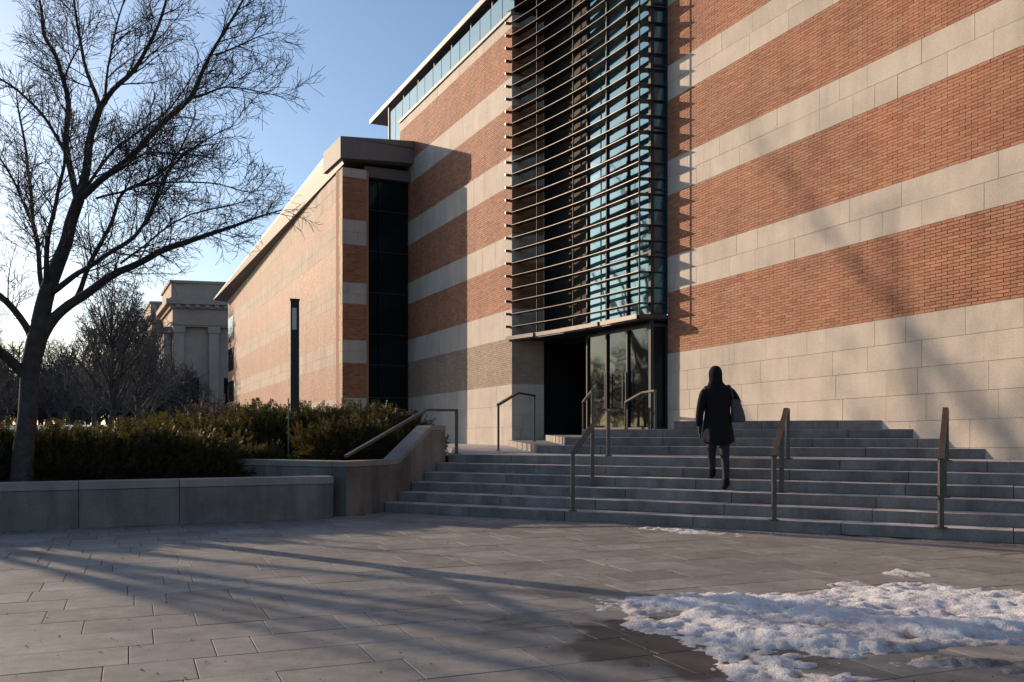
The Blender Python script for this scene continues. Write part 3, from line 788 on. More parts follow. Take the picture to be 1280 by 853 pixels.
limbs = [
 [(46, 425, .13, 0), (70, 398, .085, 0), (98, 373, .075, -.1), (131, 350, .062, -.2), (184, 323, .052, -.3), (230, 301, .043, -.4), (279, 287, .03, -.45), (325, 272, .018, -.5), (352, 262, .008, -.5)],
 [(50, 405, .14, 0), (59, 366, .125, 0), (70, 335, .115, .05), (82, 305, .10, .1), (88, 280, .095, .1), (98, 249, .09, .1)],
 [(98, 250, .06, .1), (125, 228, .055, 0), (154, 203, .052, -.1), (197, 161, .045, -.2), (236, 121, .038, -.3), (253, 89, .03, -.35), (272, 49, .022, -.4), (305, 0, .015, -.4), (325, -50, .007, -.4)],
 [(97, 252, .075, .1), (106, 215, .07, .2), (115, 170, .06, .3), (124, 135, .055, .35)],
 [(124, 135, .038, .35), (110, 92, .03, .4), (98, 46, .024, .45), (92, 0, .018, .5), (86, -50, .008, .5)],
 [(124, 137, .045, .35), (141, 113, .04, .4), (165, 88, .036, .5), (184, 60, .03, .6), (203, 16, .024, .7), (212, -20, .015, .7), (222, -70, .007, .7)],
 [(130, 128, .022, .3), (134, 82, .018, .2), (144, 33, .015, .1), (158, -5, .010, 0), (170, -40, .006, 0)],
 [(96, 252, .06, .1), (85, 197, .05, .3), (82, 150, .045, .4), (80, 105, .04, .5), (70, 70, .035, .6), (56, 43, .03, .7), (49, 10, .022, .8), (42, -40, .01, .8)],
 [(83, 192, .028, .3), (66, 165, .026, .2), (49, 142, .024, .1), (23, 113, .02, 0), (0, 98, .016, -.1), (-30, 80, .008, -.2)],
 [(80, 98, .018, .5), (90, 74, .014, .5), (98, 50, .011, .6), (105, 20, .006, .6)],
 [(94, 375, .045, -.1), (106, 345, .04, .1), (120, 315, .036, .2), (138, 280, .03, .3), (157, 240, .026, .3), (185, 225, .022, .3), (213, 208, .018, .3), (232, 172, .013, .3), (243, 140, .007, .3)],
 [(68, 362, .05, 0), (90, 344, .042, -.3), (108, 334, .036, -.5), (148, 313, .03, -.7), (172, 292, .026, -.8), (190, 262, .022, -.9), (210, 217, .018, -1), (235, 188, .014, -1), (265, 172, .009, -1), (292, 160, .005, -1)],
 [(57, 368, .045, 0), (50, 346, .042, .2), (46, 310, .038, .4), (43, 280, .034, .5), (36, 213, .026, .7), (28, 157, .018, .8), (22, 110, .008, .9)],
 [(59, 360, .045, 0), (58, 320, .04, -.3), (62, 285, .034, -.5), (74, 240, .028, -.6), (80, 205, .022, -.7), (78, 160, .012, -.8)],
 [(40, 428, .075, 0), (34, 415, .06, 0), (18, 390, .055, 0), (0, 372, .05, 0), (-30, 345, .04, 0), (-60, 300, .03, 0)],
 [(34, 470, .09, 0), (20, 456, .08, -.1), (0, 440, .07, -.3), (-30, 425, .055, -.6), (-70, 400, .035, -1)],
 [(43, 282, .02, .5), (20, 236, .018, .2), (0, 198, .015, 0), (-20, 170, .008, -.2)],
 [(184, 280, .016, -.8), (199, 246, .013, -.7), (212, 210, .010, -.6), (222, 180, .006, -.6)],
 [(237, 121, .02, -.3), (262, 114, .016, -.5), (290, 110, .013, -.7), (320, 116, .009, -.9), (352, 122, .005, -1)],
 [(268, 70, .016, -.3), (290, 60, .013, -.2), (315, 50, .01, 0), (345, 40, .006, .1)],
 [(100, 246, .03, .1), (130, 200, .024, .5), (170, 168, .02, .8), (215, 130, .015, 1.1), (250, 80, .009, 1.4)],
 [(150, 330, .02, -.3), (200, 290, .016, .2), (260, 262, .012, .5), (320, 250, .007, .8)],
 [(120, 250, .02, 0), (170, 235, .017, -.6), (230, 225, .013, -1), (290, 235, .008, -1.2), (330, 245, .005, -1.3)],
 [(150, 206, .02, -.2), (180, 195, .017, -.9), (220, 190, .013, -1.4), (270, 196, .007, -1.6)],
]
twigs = MB()
for i, L_ in enumerate(limbs):
    pts, rad = limb(trunk, L_, 8 if L_[0][2] > .04 else 5)
    thick = L_[0][2] > .10
    if i in (1,): ramify(twigs, pts, rad, 0, 3, rt, (.5, .16, .10), (.9, .45, .22), .8, .2, .05)
    else: ramify(twigs, pts, rad, 0, 3, rt, (.10, .075, .07), (.85, .46, .25), 1.0, .12 if i > 1 else .3, .06)
tr_o = trunk.build('trunk', M_BARK, tree, smooth=True)
tw = twigs.build('crown', M_TWIG, tree); 

def auto_tree(name, h, spread, seed, maxl=3, dens=1.0, mat=M_TWIG2, trunk_r=.2, fork=.3, ev=(.5, .3, .25), ln=(1.6, .8, .4), nl=9, thin=1.0):
    r_ = random.Random(seed); a = MB(); b = MB()
    pts = [Vector((0, 0, -.3))]; rad = [trunk_r * 1.2]; n = 8
    for i in range(1, n + 1):
        f = i / n; pts.append(Vector((r_.gauss(0, .04) * h * .2, r_.gauss(0, .04) * h * .2, h * .62 * f))); rad.append(trunk_r * (1 - .7 * f))
    a.tube(pts, rad, 8, cap=False)
    for j in range(nl):
        f = fork + (1 - fork) * j / nl; i = min(n - 1, int(f * n)); P = pts[i].lerp(pts[i + 1], f * n - i) if i < n else pts[-1]
        az = j * 2.4 + r_.uniform(-.4, .4); tilt = r_.uniform(.5, .95) * (1 - .6 * f)+.12
        d = Vector((math.cos(az) * math.sin(tilt), math.sin(az) * math.sin(tilt), math.cos(tilt)))
        L = spread * r_.uniform(.9, 1.2) * (1.1 - .3 * f); m_ = 9; p = P.copy(); pp = [p.copy()]; rr = [rad[i] * .62]
        for q in range(m_):
            d = (d + rvec(r_) * .13 + Vector((0, 0, .06))).normalized(); p = p + d * L / m_; pp.append(p.copy()); rr.append(max(.012, rr[0] * (1 - .8 * (q + 1) / m_)))
        a.tube(pp, rr, 5, cap=False); 
        ramify(b, pp, rr, 0, maxl, r_, ev, ln, dens, .12, .08)
    if thin != 1.0: pass
    return a, b
def fatten(mbx, f): pass
# tree standing left of the picture whose shadow falls on the right wall, and parkland trees behind
def place_tree(nm, a_mesh, b_mesh, loc, label, scale=1.0, rot=0.0, group=None):
    e = empty(nm, loc, label, 'tree', group); e.rotation_euler.z = rot; e.scale = (scale,) * 3
    for n_, m_ in (('trunk', a_mesh), ('crown', b_mesh)):
        o = bpy.data.objects.new(n_, m_); COL.objects.link(o); o.parent = e
    return e
RMIN = .010
a, b = auto_tree('t', 18, 6.5, 5, 2, 1.0, trunk_r=.46, fork=.2, ev=(.7, .4, .3), ln=(2.6, 1.2, .5), nl=18)
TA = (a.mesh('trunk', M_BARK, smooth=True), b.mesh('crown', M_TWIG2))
RMIN = .016
a, b = auto_tree('t', 12.0, 4.6, 9, 3, 1.0, trunk_r=.24, fork=.16, ev=(.30, .20, .22), ln=(1.8, .95, .5), nl=26)
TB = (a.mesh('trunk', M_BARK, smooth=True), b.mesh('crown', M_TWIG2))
a, b = auto_tree('t', 10.5, 3.2, 14, 3, 1.0, trunk_r=.2, fork=.14, ev=(.26, .19, .22), ln=(1.4, .8, .45), nl=26)
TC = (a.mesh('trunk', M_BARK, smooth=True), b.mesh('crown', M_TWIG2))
def gz(x, y): return tz(x, y) - .1
place_tree('bare_tree', *TA, (-24.3, 35.2, gz(0, 36)), 'bare tree cut off by the left edge of the picture', 1.05, .6)
place_tree('bare_tree', *TA, (-19.5, 20.2, gz(0, 20)), 'tall bare tree outside the left edge nearer the plaza', .62, 2.1)
place_tree('bare_tree', *TA, (-15.5, 12.5, gz(0, 12)), 'bare tree outside the left edge level with the planter', .7, 4.0)
for (px, D, m_, sc_, rot, lab) in [
    (140, 62, TB, 1.0, 0, 'rounded bare tree left of the columned building'),
    (172, 66, TC, 1.05, 1.2, 'slim bare tree touching the columned building'),
    (190, 74, TC, 1.0, 2.9, 'bare tree directly in front of the columned building'),
    (118, 74, TC, 1.0, 4.2, 'smaller bare tree behind the rounded one'),
    (84, 88, TC, .95, 5.1, 'far bare tree right of the big trunk'),
    (62, 95, TB, .8, 3.3, 'far bare tree just beside the big trunk'),
    (10, 80, TC, .85, 1.9, 'far bare tree left of the big trunk'),
    (-20, 75, TB, .8, 2.4, 'far bare tree at the extreme left edge'),
    (155, 82, TB, .75, .9, 'low bare tree in the row near the columned building')]:
    X = (px - 640) / F * D; place_tree('bare_tree', *m_, (X, D, gz(X, D)), lab, sc_, rot)
# distant wood reading as one mass
rw = random.Random(8); wd = MB()
for i in range(400):
    D = rw.uniform(95, 150)
    if i < 200: px = rw.uniform(-200, 250); X = (px - 640) / F * D
    else:
        az_ = R(rw.uniform(36, 125)); q_ = D; X = -math.sin(az_) * q_; D = math.cos(az_) * q_
    h = rw.uniform(6.5, 10.5) * (1.0 if i < 200 else 1.25); z0 = tz(X, D)
    wd.tube([(X, D, z0 - .3), (X + rw.uniform(-.3, .3), D, z0 + h * .7)], [.16, .05], 4, cap=False)
    for j in range(60):
        t_ = rw.uniform(.02, 1); az = rw.uniform(0, 6.28); s_ = h * .36 * math.sin(math.pi * min(.95, t_)) + .3
        p0 = Vector((X, D, z0 + h * t_ * .75)); p1 = p0 + Vector((math.cos(az) * s_, math.sin(az) * s_, rw.uniform(.4, 1.6)))
        pm_ = (p0 + p1) / 2 + rvec(rw) * .2
        wd.tube([p0, pm_, p1], [.07, .05, .02], 3, cap=False)
        for q in range(3):
            p2 = p0.lerp(p1, rw.uniform(.4, 1)); wd.tube([p2, p2 + rvec(rw) * .7 + Vector((0, 0, .5))], [.035, .012], 3, cap=False)
tag(wd.build('distant_wood', M_TWIG2), 'distant wood of bare trees along the horizon at left', 'wood', None, 'stuff')

# ------------------------------------------------------------------ hedge shrubs
t = NT('yew_foliage'); r = t.rnd()
col = t.ramp(r, [(0, (.022, .026, .012)), (.35, (.035, .04, .017)), (.6, (.062, .06, .026)), (.82, (.09, .068, .034)), (1, (.11, .06, .032))])
M_YEW = t.fin(col, .6, 0, .25)
tr_ = t.n('ShaderNodeBsdfTranslucent'); t.l(t.mix(1, col, (1.6, 1.5, .9), 'MULTIPLY'), tr_.inputs['Color']); mx_ = t.n('ShaderNodeMixShader'); mx_.inputs[0].default_value = .35
t.l(t.p.outputs[0], mx_.inputs[1]); t.l(tr_.outputs[0], mx_.inputs[2]); t.l(mx_.outputs[0], t.out.inputs['Surface'])
def shrub_mesh(seed, n=1500):
    r_ = random.Random(seed); fo = MB(); st = MB()
    for s_ in range(n):
        # spray origin inside a flattened dome of unit size
        az = r_.uniform(0, 6.283); el = math.asin(r_.uniform(-.05, 1)); rr = r_.uniform(.55, 1.0) ** .6
        bump_ = 1 + .38 * noise.noise(Vector((math.cos(az) * 2.2, math.sin(az) * 2.2, el * 2 + seed)))
        rr *= bump_
        c = Vector((math.cos(az) * math.cos(el) * rr, math.sin(az) * math.cos(el) * rr, math.sin(el) * rr * .9 + .04))
        d = (c.normalized() * .8 + Vector((0, 0, .45)) + rvec(r_) * .35).normalized(); L = r_.uniform(.10, .24)
        side = d.orthogonal().normalized(); side = (side * math.cos(s_) + d.cross(side) * math.sin(s_))
        m_ = 7
        for q in range(m_):
            f = (q + .5) / m_; b0 = c + d * L * f
            for sg in (-1, 1):
                ld = (d * .75 + side * sg * .8 + rvec(r_) * .25).normalized(); ll = .055 * (1 - .4 * f) * r_.uniform(.8, 1.3); wv = d.cross(ld).normalized().cross(ld) * .011
                fo.poly([b0 - wv * .5, b0 + ld * ll * .6 - wv, b0 + ld * ll, b0 + ld * ll * .6 + wv])
    for i in range(9):
        az = i * .7; st.tube([(0, 0, -.1), (.3 * math.cos(az), .3 * math.sin(az), .3), (.75 * math.cos(az), .75 * math.sin(az), .55)], [.03, .02, .01], 5, cap=False)
    # dark twiggy core
    for i in range(160):
        c = rvec(r_); c.z = abs(c.z) * .8; st.tube([c * .2, c * .55 + rvec(r_) * .1, c * r_.uniform(.7, .85)], [.012, .009, .004], 3, cap=False)
    return fo.mesh('foliage', M_YEW), st.mesh('stem', M_BARK)
SH = [shrub_mesh(i, 1900) for i in range(4)]
shr = [ # px, D, base z, radius, height, label
 (-50, 12.6, .45, .95, .85, 'dark yew shrub cut off by the left edge'),
 (12, 13.2, .45, .9, .80, 'dark yew shrub left behind the tree trunk'),
 (72, 13.2, .45, .9, .80, 'dark yew shrub first right of the tree trunk'),
 (128, 13.6, .45, .9, .82, 'dark yew shrub second right of the tree trunk'),
 (184, 14.0, .45, .9, .80, 'dark yew shrub third right of the tree trunk'),
 (238, 14.2, .45, .85, .78, 'dark yew shrub fourth right of the tree trunk'),
 (292, 14.6, .42, .62, .50, 'small browned shrub by the snow on the planter wall'),
 (322, 15.0, .45, .5, .55, 'small dark shrub where the low planter wall ends'),
 (95, 15.6, .45, 1.1, .76, 'yew shrub in the second row right of the trunk'),
 (170, 16.2, .45, 1.2, .86, 'yew shrub in the second row below the far trees'),
 (232, 16.6, .55, 1.2, .85, 'yellowish yew shrub below the columned building'),
 (292, 16.6, .6, 1.15, .88, 'sunlit yew shrub below the end of the wing'),
 (345, 16.6, .65, 1.1, .92, 'sunlit yew shrub left of the post lamp'),
 (395, 16.8, .72, 1.05, .86, 'broad yew shrub right of the post lamp'),
 (440, 17.2, .74, 1.1, .90, 'tall yew shrub under the wing corner'),
 (482, 17.8, .74, 1.05, .92, 'yew shrub nearest the stairs with sunlit top'),
 (452, 15.6, .74, .75, .68, 'low yew shrub on the front edge by the side wall'),
 (418, 15.2, .74, .7, .62, 'low yew shrub above the granite wall corner'),
 (352, 15.9, .55, .5, .62, 'low yew shrub in front of the post lamp'),
 (250, 20, .6, 1.4, .92, 'far yew shrub in front of the columned building'),
 (320, 20.5, .7, 1.4, .98, 'far yew shrub along the foot of the wing'),
 (400, 21, .74, 1.4, .98, 'far yew shrub behind the post lamp'),
 (200, 21, .5, 1.4, .98, 'farthest left yew shrub on the bank'),
]
for i, (px, D, zb, rad, h, lab) in enumerate(shr):
    e = empty('yew_shrub', atz(px, zb, D), lab, 'shrub', 'yew shrubs of the planter hedge'); f_, s_ = SH[i % 4]
    e.rotation_euler.z = i * 1.3; e.scale = (rad, rad, h)
    for n_, m_ in (('foliage', f_), ('stem', s_)):
        o = bpy.data.objects.new(n_, m_); COL.objects.link(o); o.parent = e
# bare reddish shrubs by the wing
M_RTW = m_plain('red_twigs', (.13, .085, .065), .85)
def bare_shrub(seed):
    r_ = random.Random(seed); mb = MB(); st = MB()
    for i in range(34):
        az = r_.uniform(0, 6.28); tl = r_.uniform(.1, .7); d = Vector((math.cos(az) * math.sin(tl), math.sin(az) * math.sin(tl), math.cos(tl)))
        pts, rd = grow(st if i < 8 else mb, Vector((r_.gauss(0, .08), r_.gauss(0, .08), 0)), d, r_.uniform(.7, 1.3), .018, 1, r_, .05, 4)
        ramify(mb, pts, rd, 1, 3, r_, (.1, .14, .14), (.5, .35, .2), 1, .2, .1)
    return mb.mesh('twigs', M_RTW), st.mesh('stem', M_BARK)
BS = [bare_shrub(1), bare_shrub(2)]
for i, (px, D, h, lab) in enumerate([(238, 33, 1.5, 'bare red twigged shrub in front of the columned building'), (262, 34, 1.7, 'bare red twigged shrub left of the wing end'), (288, 36, 1.6, 'bare red twigged shrub at the wing end'), (312, 34, 1.35, 'bare red twigged shrub against the wing wall'), (336, 31, 1.3, 'small bare red twigged shrub near the post lamp')]):
    e = empty('bare_shrub', atz(px, .5, D), lab, 'shrub'); e.scale = (h * .8, h * .8, h); e.rotation_euler.z = i * 1.7
    for n_, m_ in zip(('crown', 'stem'), BS[i % 2]):
        o = bpy.data.objects.new(n_, m_); COL.objects.link(o); o.parent = e

# ------------------------------------------------------------------ far columned building
t = NT('limestone'); n_ = t.noise(.5, 6, .6); col = t.ramp(n_, [(.3, (.36, .25, .19)), (.7, (.48, .35, .275))]); M_LIME = t.fin(col, .85)
far_b = empty('columned_building', at(217, 535, 111), 'pale stone columned building beyond the left wing', 'building')
A = Vector(((217 - 640) / F * 111, 111, 0)); ul = Vector((-.4315, .9021, 0)); er = Vector((.97, .24, 0)).normalized()
def cl_block(A, wid, dep, ztop, s=1.0, pil=5, sidecol=4):
    back = ul
    def bx(o0x, o1x, o0y, o1y, z0, z1, name='wall', mat=M_LIME):
        P = [A + er * o0x + back * o0y, A + er * o1x + back * o0y, A + er * o1x + back * o1y, A + er * o0x + back * o1y]
        mb = MB(); mb.prism([(q.x, q.y) for q in P], z0, z1); return mb.build(name, mat, far_b)
    zc = ztop - 2.4 * s
    bx(0, wid, 0, dep, 0, zc - .02, 'wall')
    bx(-.2, wid, -.85, dep + .1, zc - 3.2 * s, zc - .6 * s, 'frieze')
    bx(-1.0, wid, -1.9, dep + .9, zc - .6 * s, zc, 'cornice')
    bx(-.5, wid, -1.3, dep + .5, zc - 1.05 * s, zc - .62 * s, 'moulding')
    bx(-.35, wid, -1.05, dep + .35, zc - 3.0 * s, zc - 2.75 * s, 'moulding')
    for q in range(int(wid / 1.1)): bx(.1 + q * 1.1, .6 + q * 1.1, -1.75, -1.32, zc - .95 * s, zc - .63 * s, 'dentil')
    bx(-.3, wid, -.3, dep, zc, ztop - .3, 'parapet')
    bx(-.45, wid, -.45, dep, zc + .02, zc + .35, 'moulding')
    bx(-.5, wid, -.5, dep, ztop - .3, ztop, 'parapet_cap')
    bx(-.4, wid, -.4, dep + .4, 0, 2.6, 'plinth')
    for i in range(pil):
        x = wid * i / (pil - .5); bx(x, x + 1.1, -.8, 0, 2.6, zc - 3.3 * s, 'pilaster'); bx(x - .15, x + 1.25, -.95, 0, zc - 3.9 * s, zc - 3.2 * s, 'capital')
        if i < pil - 1:
            bx(x + 1.8, x + 2.9, -.05, 0, 4.4, 7.6, 'window', M_GLASSD); bx(x + 1.6, x + 3.1, -.3, -.06, 4.0, 4.4, 'sill')
    for i in range(sidecol):
        y = dep * i / sidecol + .4
        P = A + ul * (y + .5) + Vector((-.9, -.43, 0)) * .6
        mb = MB(); mb.tube([(P.x, P.y, 2.6), (P.x, P.y, zc - 3.9)], [.62, .52], 12); mb.build('column', M_LIME, far_b, smooth=True)
        mb = MB(); mb.prism([(P.x - .7, P.y - .7), (P.x + .7, P.y - .7), (P.x + .7, P.y + .7), (P.x - .7, P.y + .7)], zc - 3.9, zc - 3.2); mb.build('capital', M_LIME, far_b)
cl_block(A, 22, 12, 19.3, 1.0, 6, 5)
cl_block(A + ul * 32, 14, 14, 20.8, 1.0, 4, 4)
mb = MB(); B_ = A + ul * 12 + er * 3; C_ = A + ul * 32 + er * 3
mb.prism([(B_.x, B_.y), (B_.x + 12, B_.y), (C_.x + 12, C_.y), (C_.x, C_.y)], 0, 17.5); mb.build('wall', M_LIME, far_b)
mb = MB(); P0 = A + er * 9 + ul * 5; mb.prism([(P0.x, P0.y), (P0.x + 16, P0.y + 3), (P0.x + 14, P0.y + 9), (P0.x, P0.y + 8)], 19.3, [19.4, 20.6, 20.6, 19.4]); mb.build('roof', m_plain('copper_roof', (.12, .2, .2), .6), far_b)

# ------------------------------------------------------------------ post lamp
LPp = atz(368.5, .72, 16.2); lamp = empty('post_lamp', LPp, 'dark square post lamp with frosted strip near its top', 'lamp')
d_ = Vector((1, .25, 0)).normalized(); e_ = Vector((-.25, 1, 0)).normalized(); topz = H + (YH - 376) / F * 16.2; hw = .075
mb = MB(); cz = (topz + .6) / 2; mb.obox((LPp.x, LPp.y, cz), d_ * hw, e_ * hw, Vector((0, 0, topz - cz))); mb.build('post', M_DARK, lamp, bevel=.006)
mb = MB(); mb.obox((LPp.x + .01, LPp.y - hw - .002, topz - .33), d_ * .038, e_ * .006, Vector((0, 0, .19))); mb.build('light_panel', m_plain('frosted_glass', (.55, .55, .52), .4), lamp)
mb = MB(); mb.obox((LPp.x, LPp.y, topz + .012), d_ * (hw + .01), e_ * (hw + .01), Vector((0, 0, .012))); mb.build('cap', M_MULL, lamp)
mb = MB(); mb.obox((LPp.x, LPp.y, .74), d_ * .13, e_ * .13, Vector((0, 0, .02))); mb.build('base_plate', M_MULL, lamp)
stk = at(360.5, 500, 15.5); mb = MB(); mb.tube([(stk.x, stk.y, .6), (stk.x, stk.y, at(0, 498, 15.5).z)], .012, 6)
tag(mb.build('marker_stake', m_plain('stake_wood', (.30, .24, .17), .8), None), 'thin pale stake standing in the hedge beside the post lamp', 'stake')

# ------------------------------------------------------------------ handrails
def handrail(name, label, pts_posts, rail, bar=.026, group=None):
    root = empty(name, pts_posts[0][0], label, 'handrail', group)
    for (p, zt) in pts_posts:
        mb = MB(); mb.obox((p.x, p.y, (p.z + zt) / 2), (bar, 0, 0), (0, bar, 0), (0, 0, (zt - p.z) / 2)); mb.build('post', M_RAIL, root, bevel=.004)
        mb = MB(); mb.obox((p.x, p.y, p.z + .005), (bar * 2.1, 0, 0), (0, bar * 2.1, 0), (0, 0, .006)); mb.build('base_plate', M_RAIL, root)
    mb = MB()
    for a, b in zip(rail[:-1], rail[1:]):
        d = (b - a); c = (a + b) / 2; dn = d.normalized(); s_ = dn.cross(Vector((0, 0, 1))).normalized(); u_ = s_.cross(dn)
        mb.obox(c, d / 2 + dn * .012, s_ * .032, u_ * .020)
    mb.build('rail', M_RAIL, root, bevel=.004)
    return root
def rail_from_px(name, label, xl, yl_top, yl_base, c_l, xu, yu_top, c_u, zl, zu, mid=None):
    pl_ = sp(c_l, xl); pl_.z = zl; pu = sp(c_u, xu); pu.z = zu
    ztl = H + (YH - yl_top) / F * pl_.y; ztu = H + (YH - yu_top) / F * pu.y
    tl = Vector((pl_.x, pl_.y, ztl)); tu = Vector((pu.x, pu.y, ztu)); bend = tl.lerp(tu, .9); 
    sl = (ztu - ztl); be = Vector((tl.x + (tu.x - tl.x) * .86, tl.y + (tu.y - tl.y) * .86, ztu))
    posts = [(pl_, ztl), (pu, ztu)]
    m_ = pl_.lerp(pu, .52); m_.z = RS * 3; zt = ztl + (ztu - ztl) * .6; posts.append((m_, zt))
    return handrail(name, label, posts, [tl, be, tu], group='handrails on the stairs')
rail_from_px('stair_handrail', 'steel handrail on the stairs left of the walking person', 716, 567, 640, C0 + .08, 760.5, 513, C0 + 5 * TR + .12, RS, RS * 6)
rail_from_px('stair_handrail', 'steel handrail on the stairs just right of the walking person', 967.5, 571, 650, C0 + .08, 984.6, 512.5, C0 + 5 * TR + .12, RS, RS * 6)
rail_from_px('stair_handrail', 'steel handrail nearest the right edge of the stairs', 1176, 575, 659, C0 + .08, 1182.6, 512, C0 + 5 * TR + .12, RS, RS * 6)
# rail on the cheek wall
def ck(s_, z, o=.16): p = cheekP + N * s_ + E_ * o; p.z = z; return p
p1 = ck(.55, .79); p2 = ck(2.28, 1.32); pe = cheekP + N * 2.78; pe = pe - E_ * .12; pe.z = RS * 6
zt0 = .98; zt1 = H + (YH - 512.5) / F * p2.y
handrail('wall_handrail', 'steel handrail sloping up along the top of the stair side wall', [(pe, zt1)],
         [ck(.25, .86, .2), Vector((p2.x, p2.y, zt1)), Vector((pe.x, pe.y, zt1))], .028)
# rails near the doors
def simple_rail(label, posts, pre=None):
    P = [(atz(x, zb_, D), H + (YH - yt) / F * D) for (x, yt, zb_, D) in posts]
    rl = [Vector((p.x, p.y, zt)) for p, zt in P]
    if pre: rl = [rl[0], rl[0].lerp(rl[-1], pre) * 1.0, rl[-1]]; rl[1].z = rl[-1].z
    return handrail('entrance_handrail', label, P, rl, .022, 'handrails before the entrance')
simple_rail('thin handrail at the left foot of the entrance beside the brick corner', [(623, 506, .84, 18.2), (668, 495, .98, 21.5)], .5)
simple_rail('thin handrail in front of the dark entrance doors', [(740.5, 489, 1.12, 18.0), (729, 503, 1.12, 21.0)])
simple_rail('thin handrail in front of the glass by the right wall', [(782, 503, 1.26, 20.2), (819, 488.5, 1.26, 17.8)], .6)

# ------------------------------------------------------------------ person walking up
t = NT('black_coat'); nz = t.noise(60, 4, .6); t.bump(t.math('ADD', nz, t.math('MULTIPLY', t.noise(9, 3), 2)), .006)
M_COAT = t.fin(t.ramp(nz, [(.3, (.006, .006, .008)), (.7, (.014, .013, .015))]), .9, 0, .2)
M_TROU = m_plain('dark_trousers', (.022, .022, .027), .85, 0, .3, 40)
M_BAG = m_plain('bag_leather', (.055, .058, .06), .55, 0, .3, 30)
t = NT('skin_and_gloves'); ob_ = t.n('ShaderNodeTexCoord'); sz_ = t.n('ShaderNodeSeparateXYZ'); t.l(ob_.outputs['Object'], sz_.inputs[0])
M_SKIN = t.fin(t.mix(t.math('GREATER_THAN', sz_.outputs['Z'], 1.47), (.015, .014, .016), (.42, .26, .19)), .65)
PD = 12.55; base = Vector(((905 - 640) / F * PD, PD, RS * 3))
S = Vector((base.x, base.y, base.z))
per = empty('person', base, 'person seen from behind in a black hooded coat walking up the stairs', 'person')
def L_(x, y, z): return Vector((S.x + x, S.y + y, S.z + z))
# one continuous body
J = {'pel': (-.05, .14, .86, .13), 'sp': (-.05, .14, 1.08, .125), 'ch': (-.055, .15, 1.30, .15), 'nk': (-.065, .17, 1.45, .06), 'hd': (-.075, .19, 1.58, .085), 'ht': (-.075, .19, 1.66, .07),
     'lh': (-.13, .14, .84, .095), 'lk': (-.10, .34, .52, .062), 'la': (-.085, .34, .20, .042), 'lt': (-.085, .50, .165, .035),
     'rh': (.03, .14, .84, .095), 'rk': (.035, .10, .46, .06), 'ra': (.03, .0, .09, .042), 'rt': (.03, .15, .035, .035),
     'ls': (-.22, .15, 1.38, .06), 'le': (-.29, .12, 1.10, .045), 'lw': (-.295, .18, .86, .03), 'lp': (-.293, .20, .80, .032),
     'rs': (.11, .15, 1.38, .06), 're': (.225, .13, 1.16, .045), 'rw': (.15, .34, 1.24, .03), 'rp': (.12, .38, 1.28, .032)}
Ed = [('pel', 'sp'), ('sp', 'ch'), ('ch', 'nk'), ('nk', 'hd'), ('hd', 'ht'), ('pel', 'lh'), ('lh', 'lk'), ('lk', 'la'), ('la', 'lt'), ('pel', 'rh'), ('rh', 'rk'), ('rk', 'ra'), ('ra', 'rt'),
      ('ch', 'ls'), ('ls', 'le'), ('le', 'lw'), ('lw', 'lp'), ('ch', 'rs'), ('rs', 're'), ('re', 'rw'), ('rw', 'rp')]
for hnd, base_, dn in (('lp', (-.293, .20, .80), (0, .02, -1)), ('rp', (.12, .38, 1.28), (-.3, .2, .6))):
    for i in range(4):
        o = (i - 1.5) * .017; dv = Vector(dn).normalized(); a = Vector(base_) + Vector((.002, o, 0)) + dv * .035; ln_ = [.055, .068, .072, .062][3 - i]
        J[hnd + 'a%d' % i] = (*a, .009); J[hnd + 'b%d' % i] = (*(a + dv * ln_ * .5 + Vector((.006, 0, 0))), .0085); J[hnd + 'c%d' % i] = (*(a + dv * ln_ + Vector((.02, .004, 0))), .007)
        Ed += [(hnd, hnd + 'a%d' % i), (hnd + 'a%d' % i, hnd + 'b%d' % i), (hnd + 'b%d' % i, hnd + 'c%d' % i)]
    a = Vector(base_) + Vector((.012, .03, .0)); dv = Vector(dn).normalized()
    J[hnd + 't'] = (*(a + dv * .02), .010); J[hnd + 'u'] = (*(a + dv * .055 + Vector((.012, .012, 0))), .008); Ed += [(hnd, hnd + 't'), (hnd + 't', hnd + 'u')]
keys = list(J); m = bpy.data.meshes.new('body'); m.from_pydata([J[k_][:3] for k_ in keys], [(keys.index(a), keys.index(b)) for a, b in Ed], [])
bo = bpy.data.objects.new('body', m); reg(bo, base, per); m.materials.append(M_SKIN)
sk = bo.modifiers.new('skin', 'SKIN'); ss = bo.modifiers.new('sub', 'SUBSURF'); ss.levels = ss.render_levels = 1
if not m.skin_vertices: m.attributes.new  # created with the modifier below
try:
    lay = m.skin_vertices[0] if len(m.skin_vertices) else None
except Exception: lay = None
if lay is None:
    import bmesh
    b_ = bmesh.new(); b_.from_mesh(m); b_.verts.layers.skin.verify(); b_.to_mesh(m); b_.free(); lay = m.skin_vertices[0]
for i, k_ in enumerate(keys): lay.data[i].radius = (J[k_][3],) * 2; lay.data[i].use_root = (k_ == 'pel')
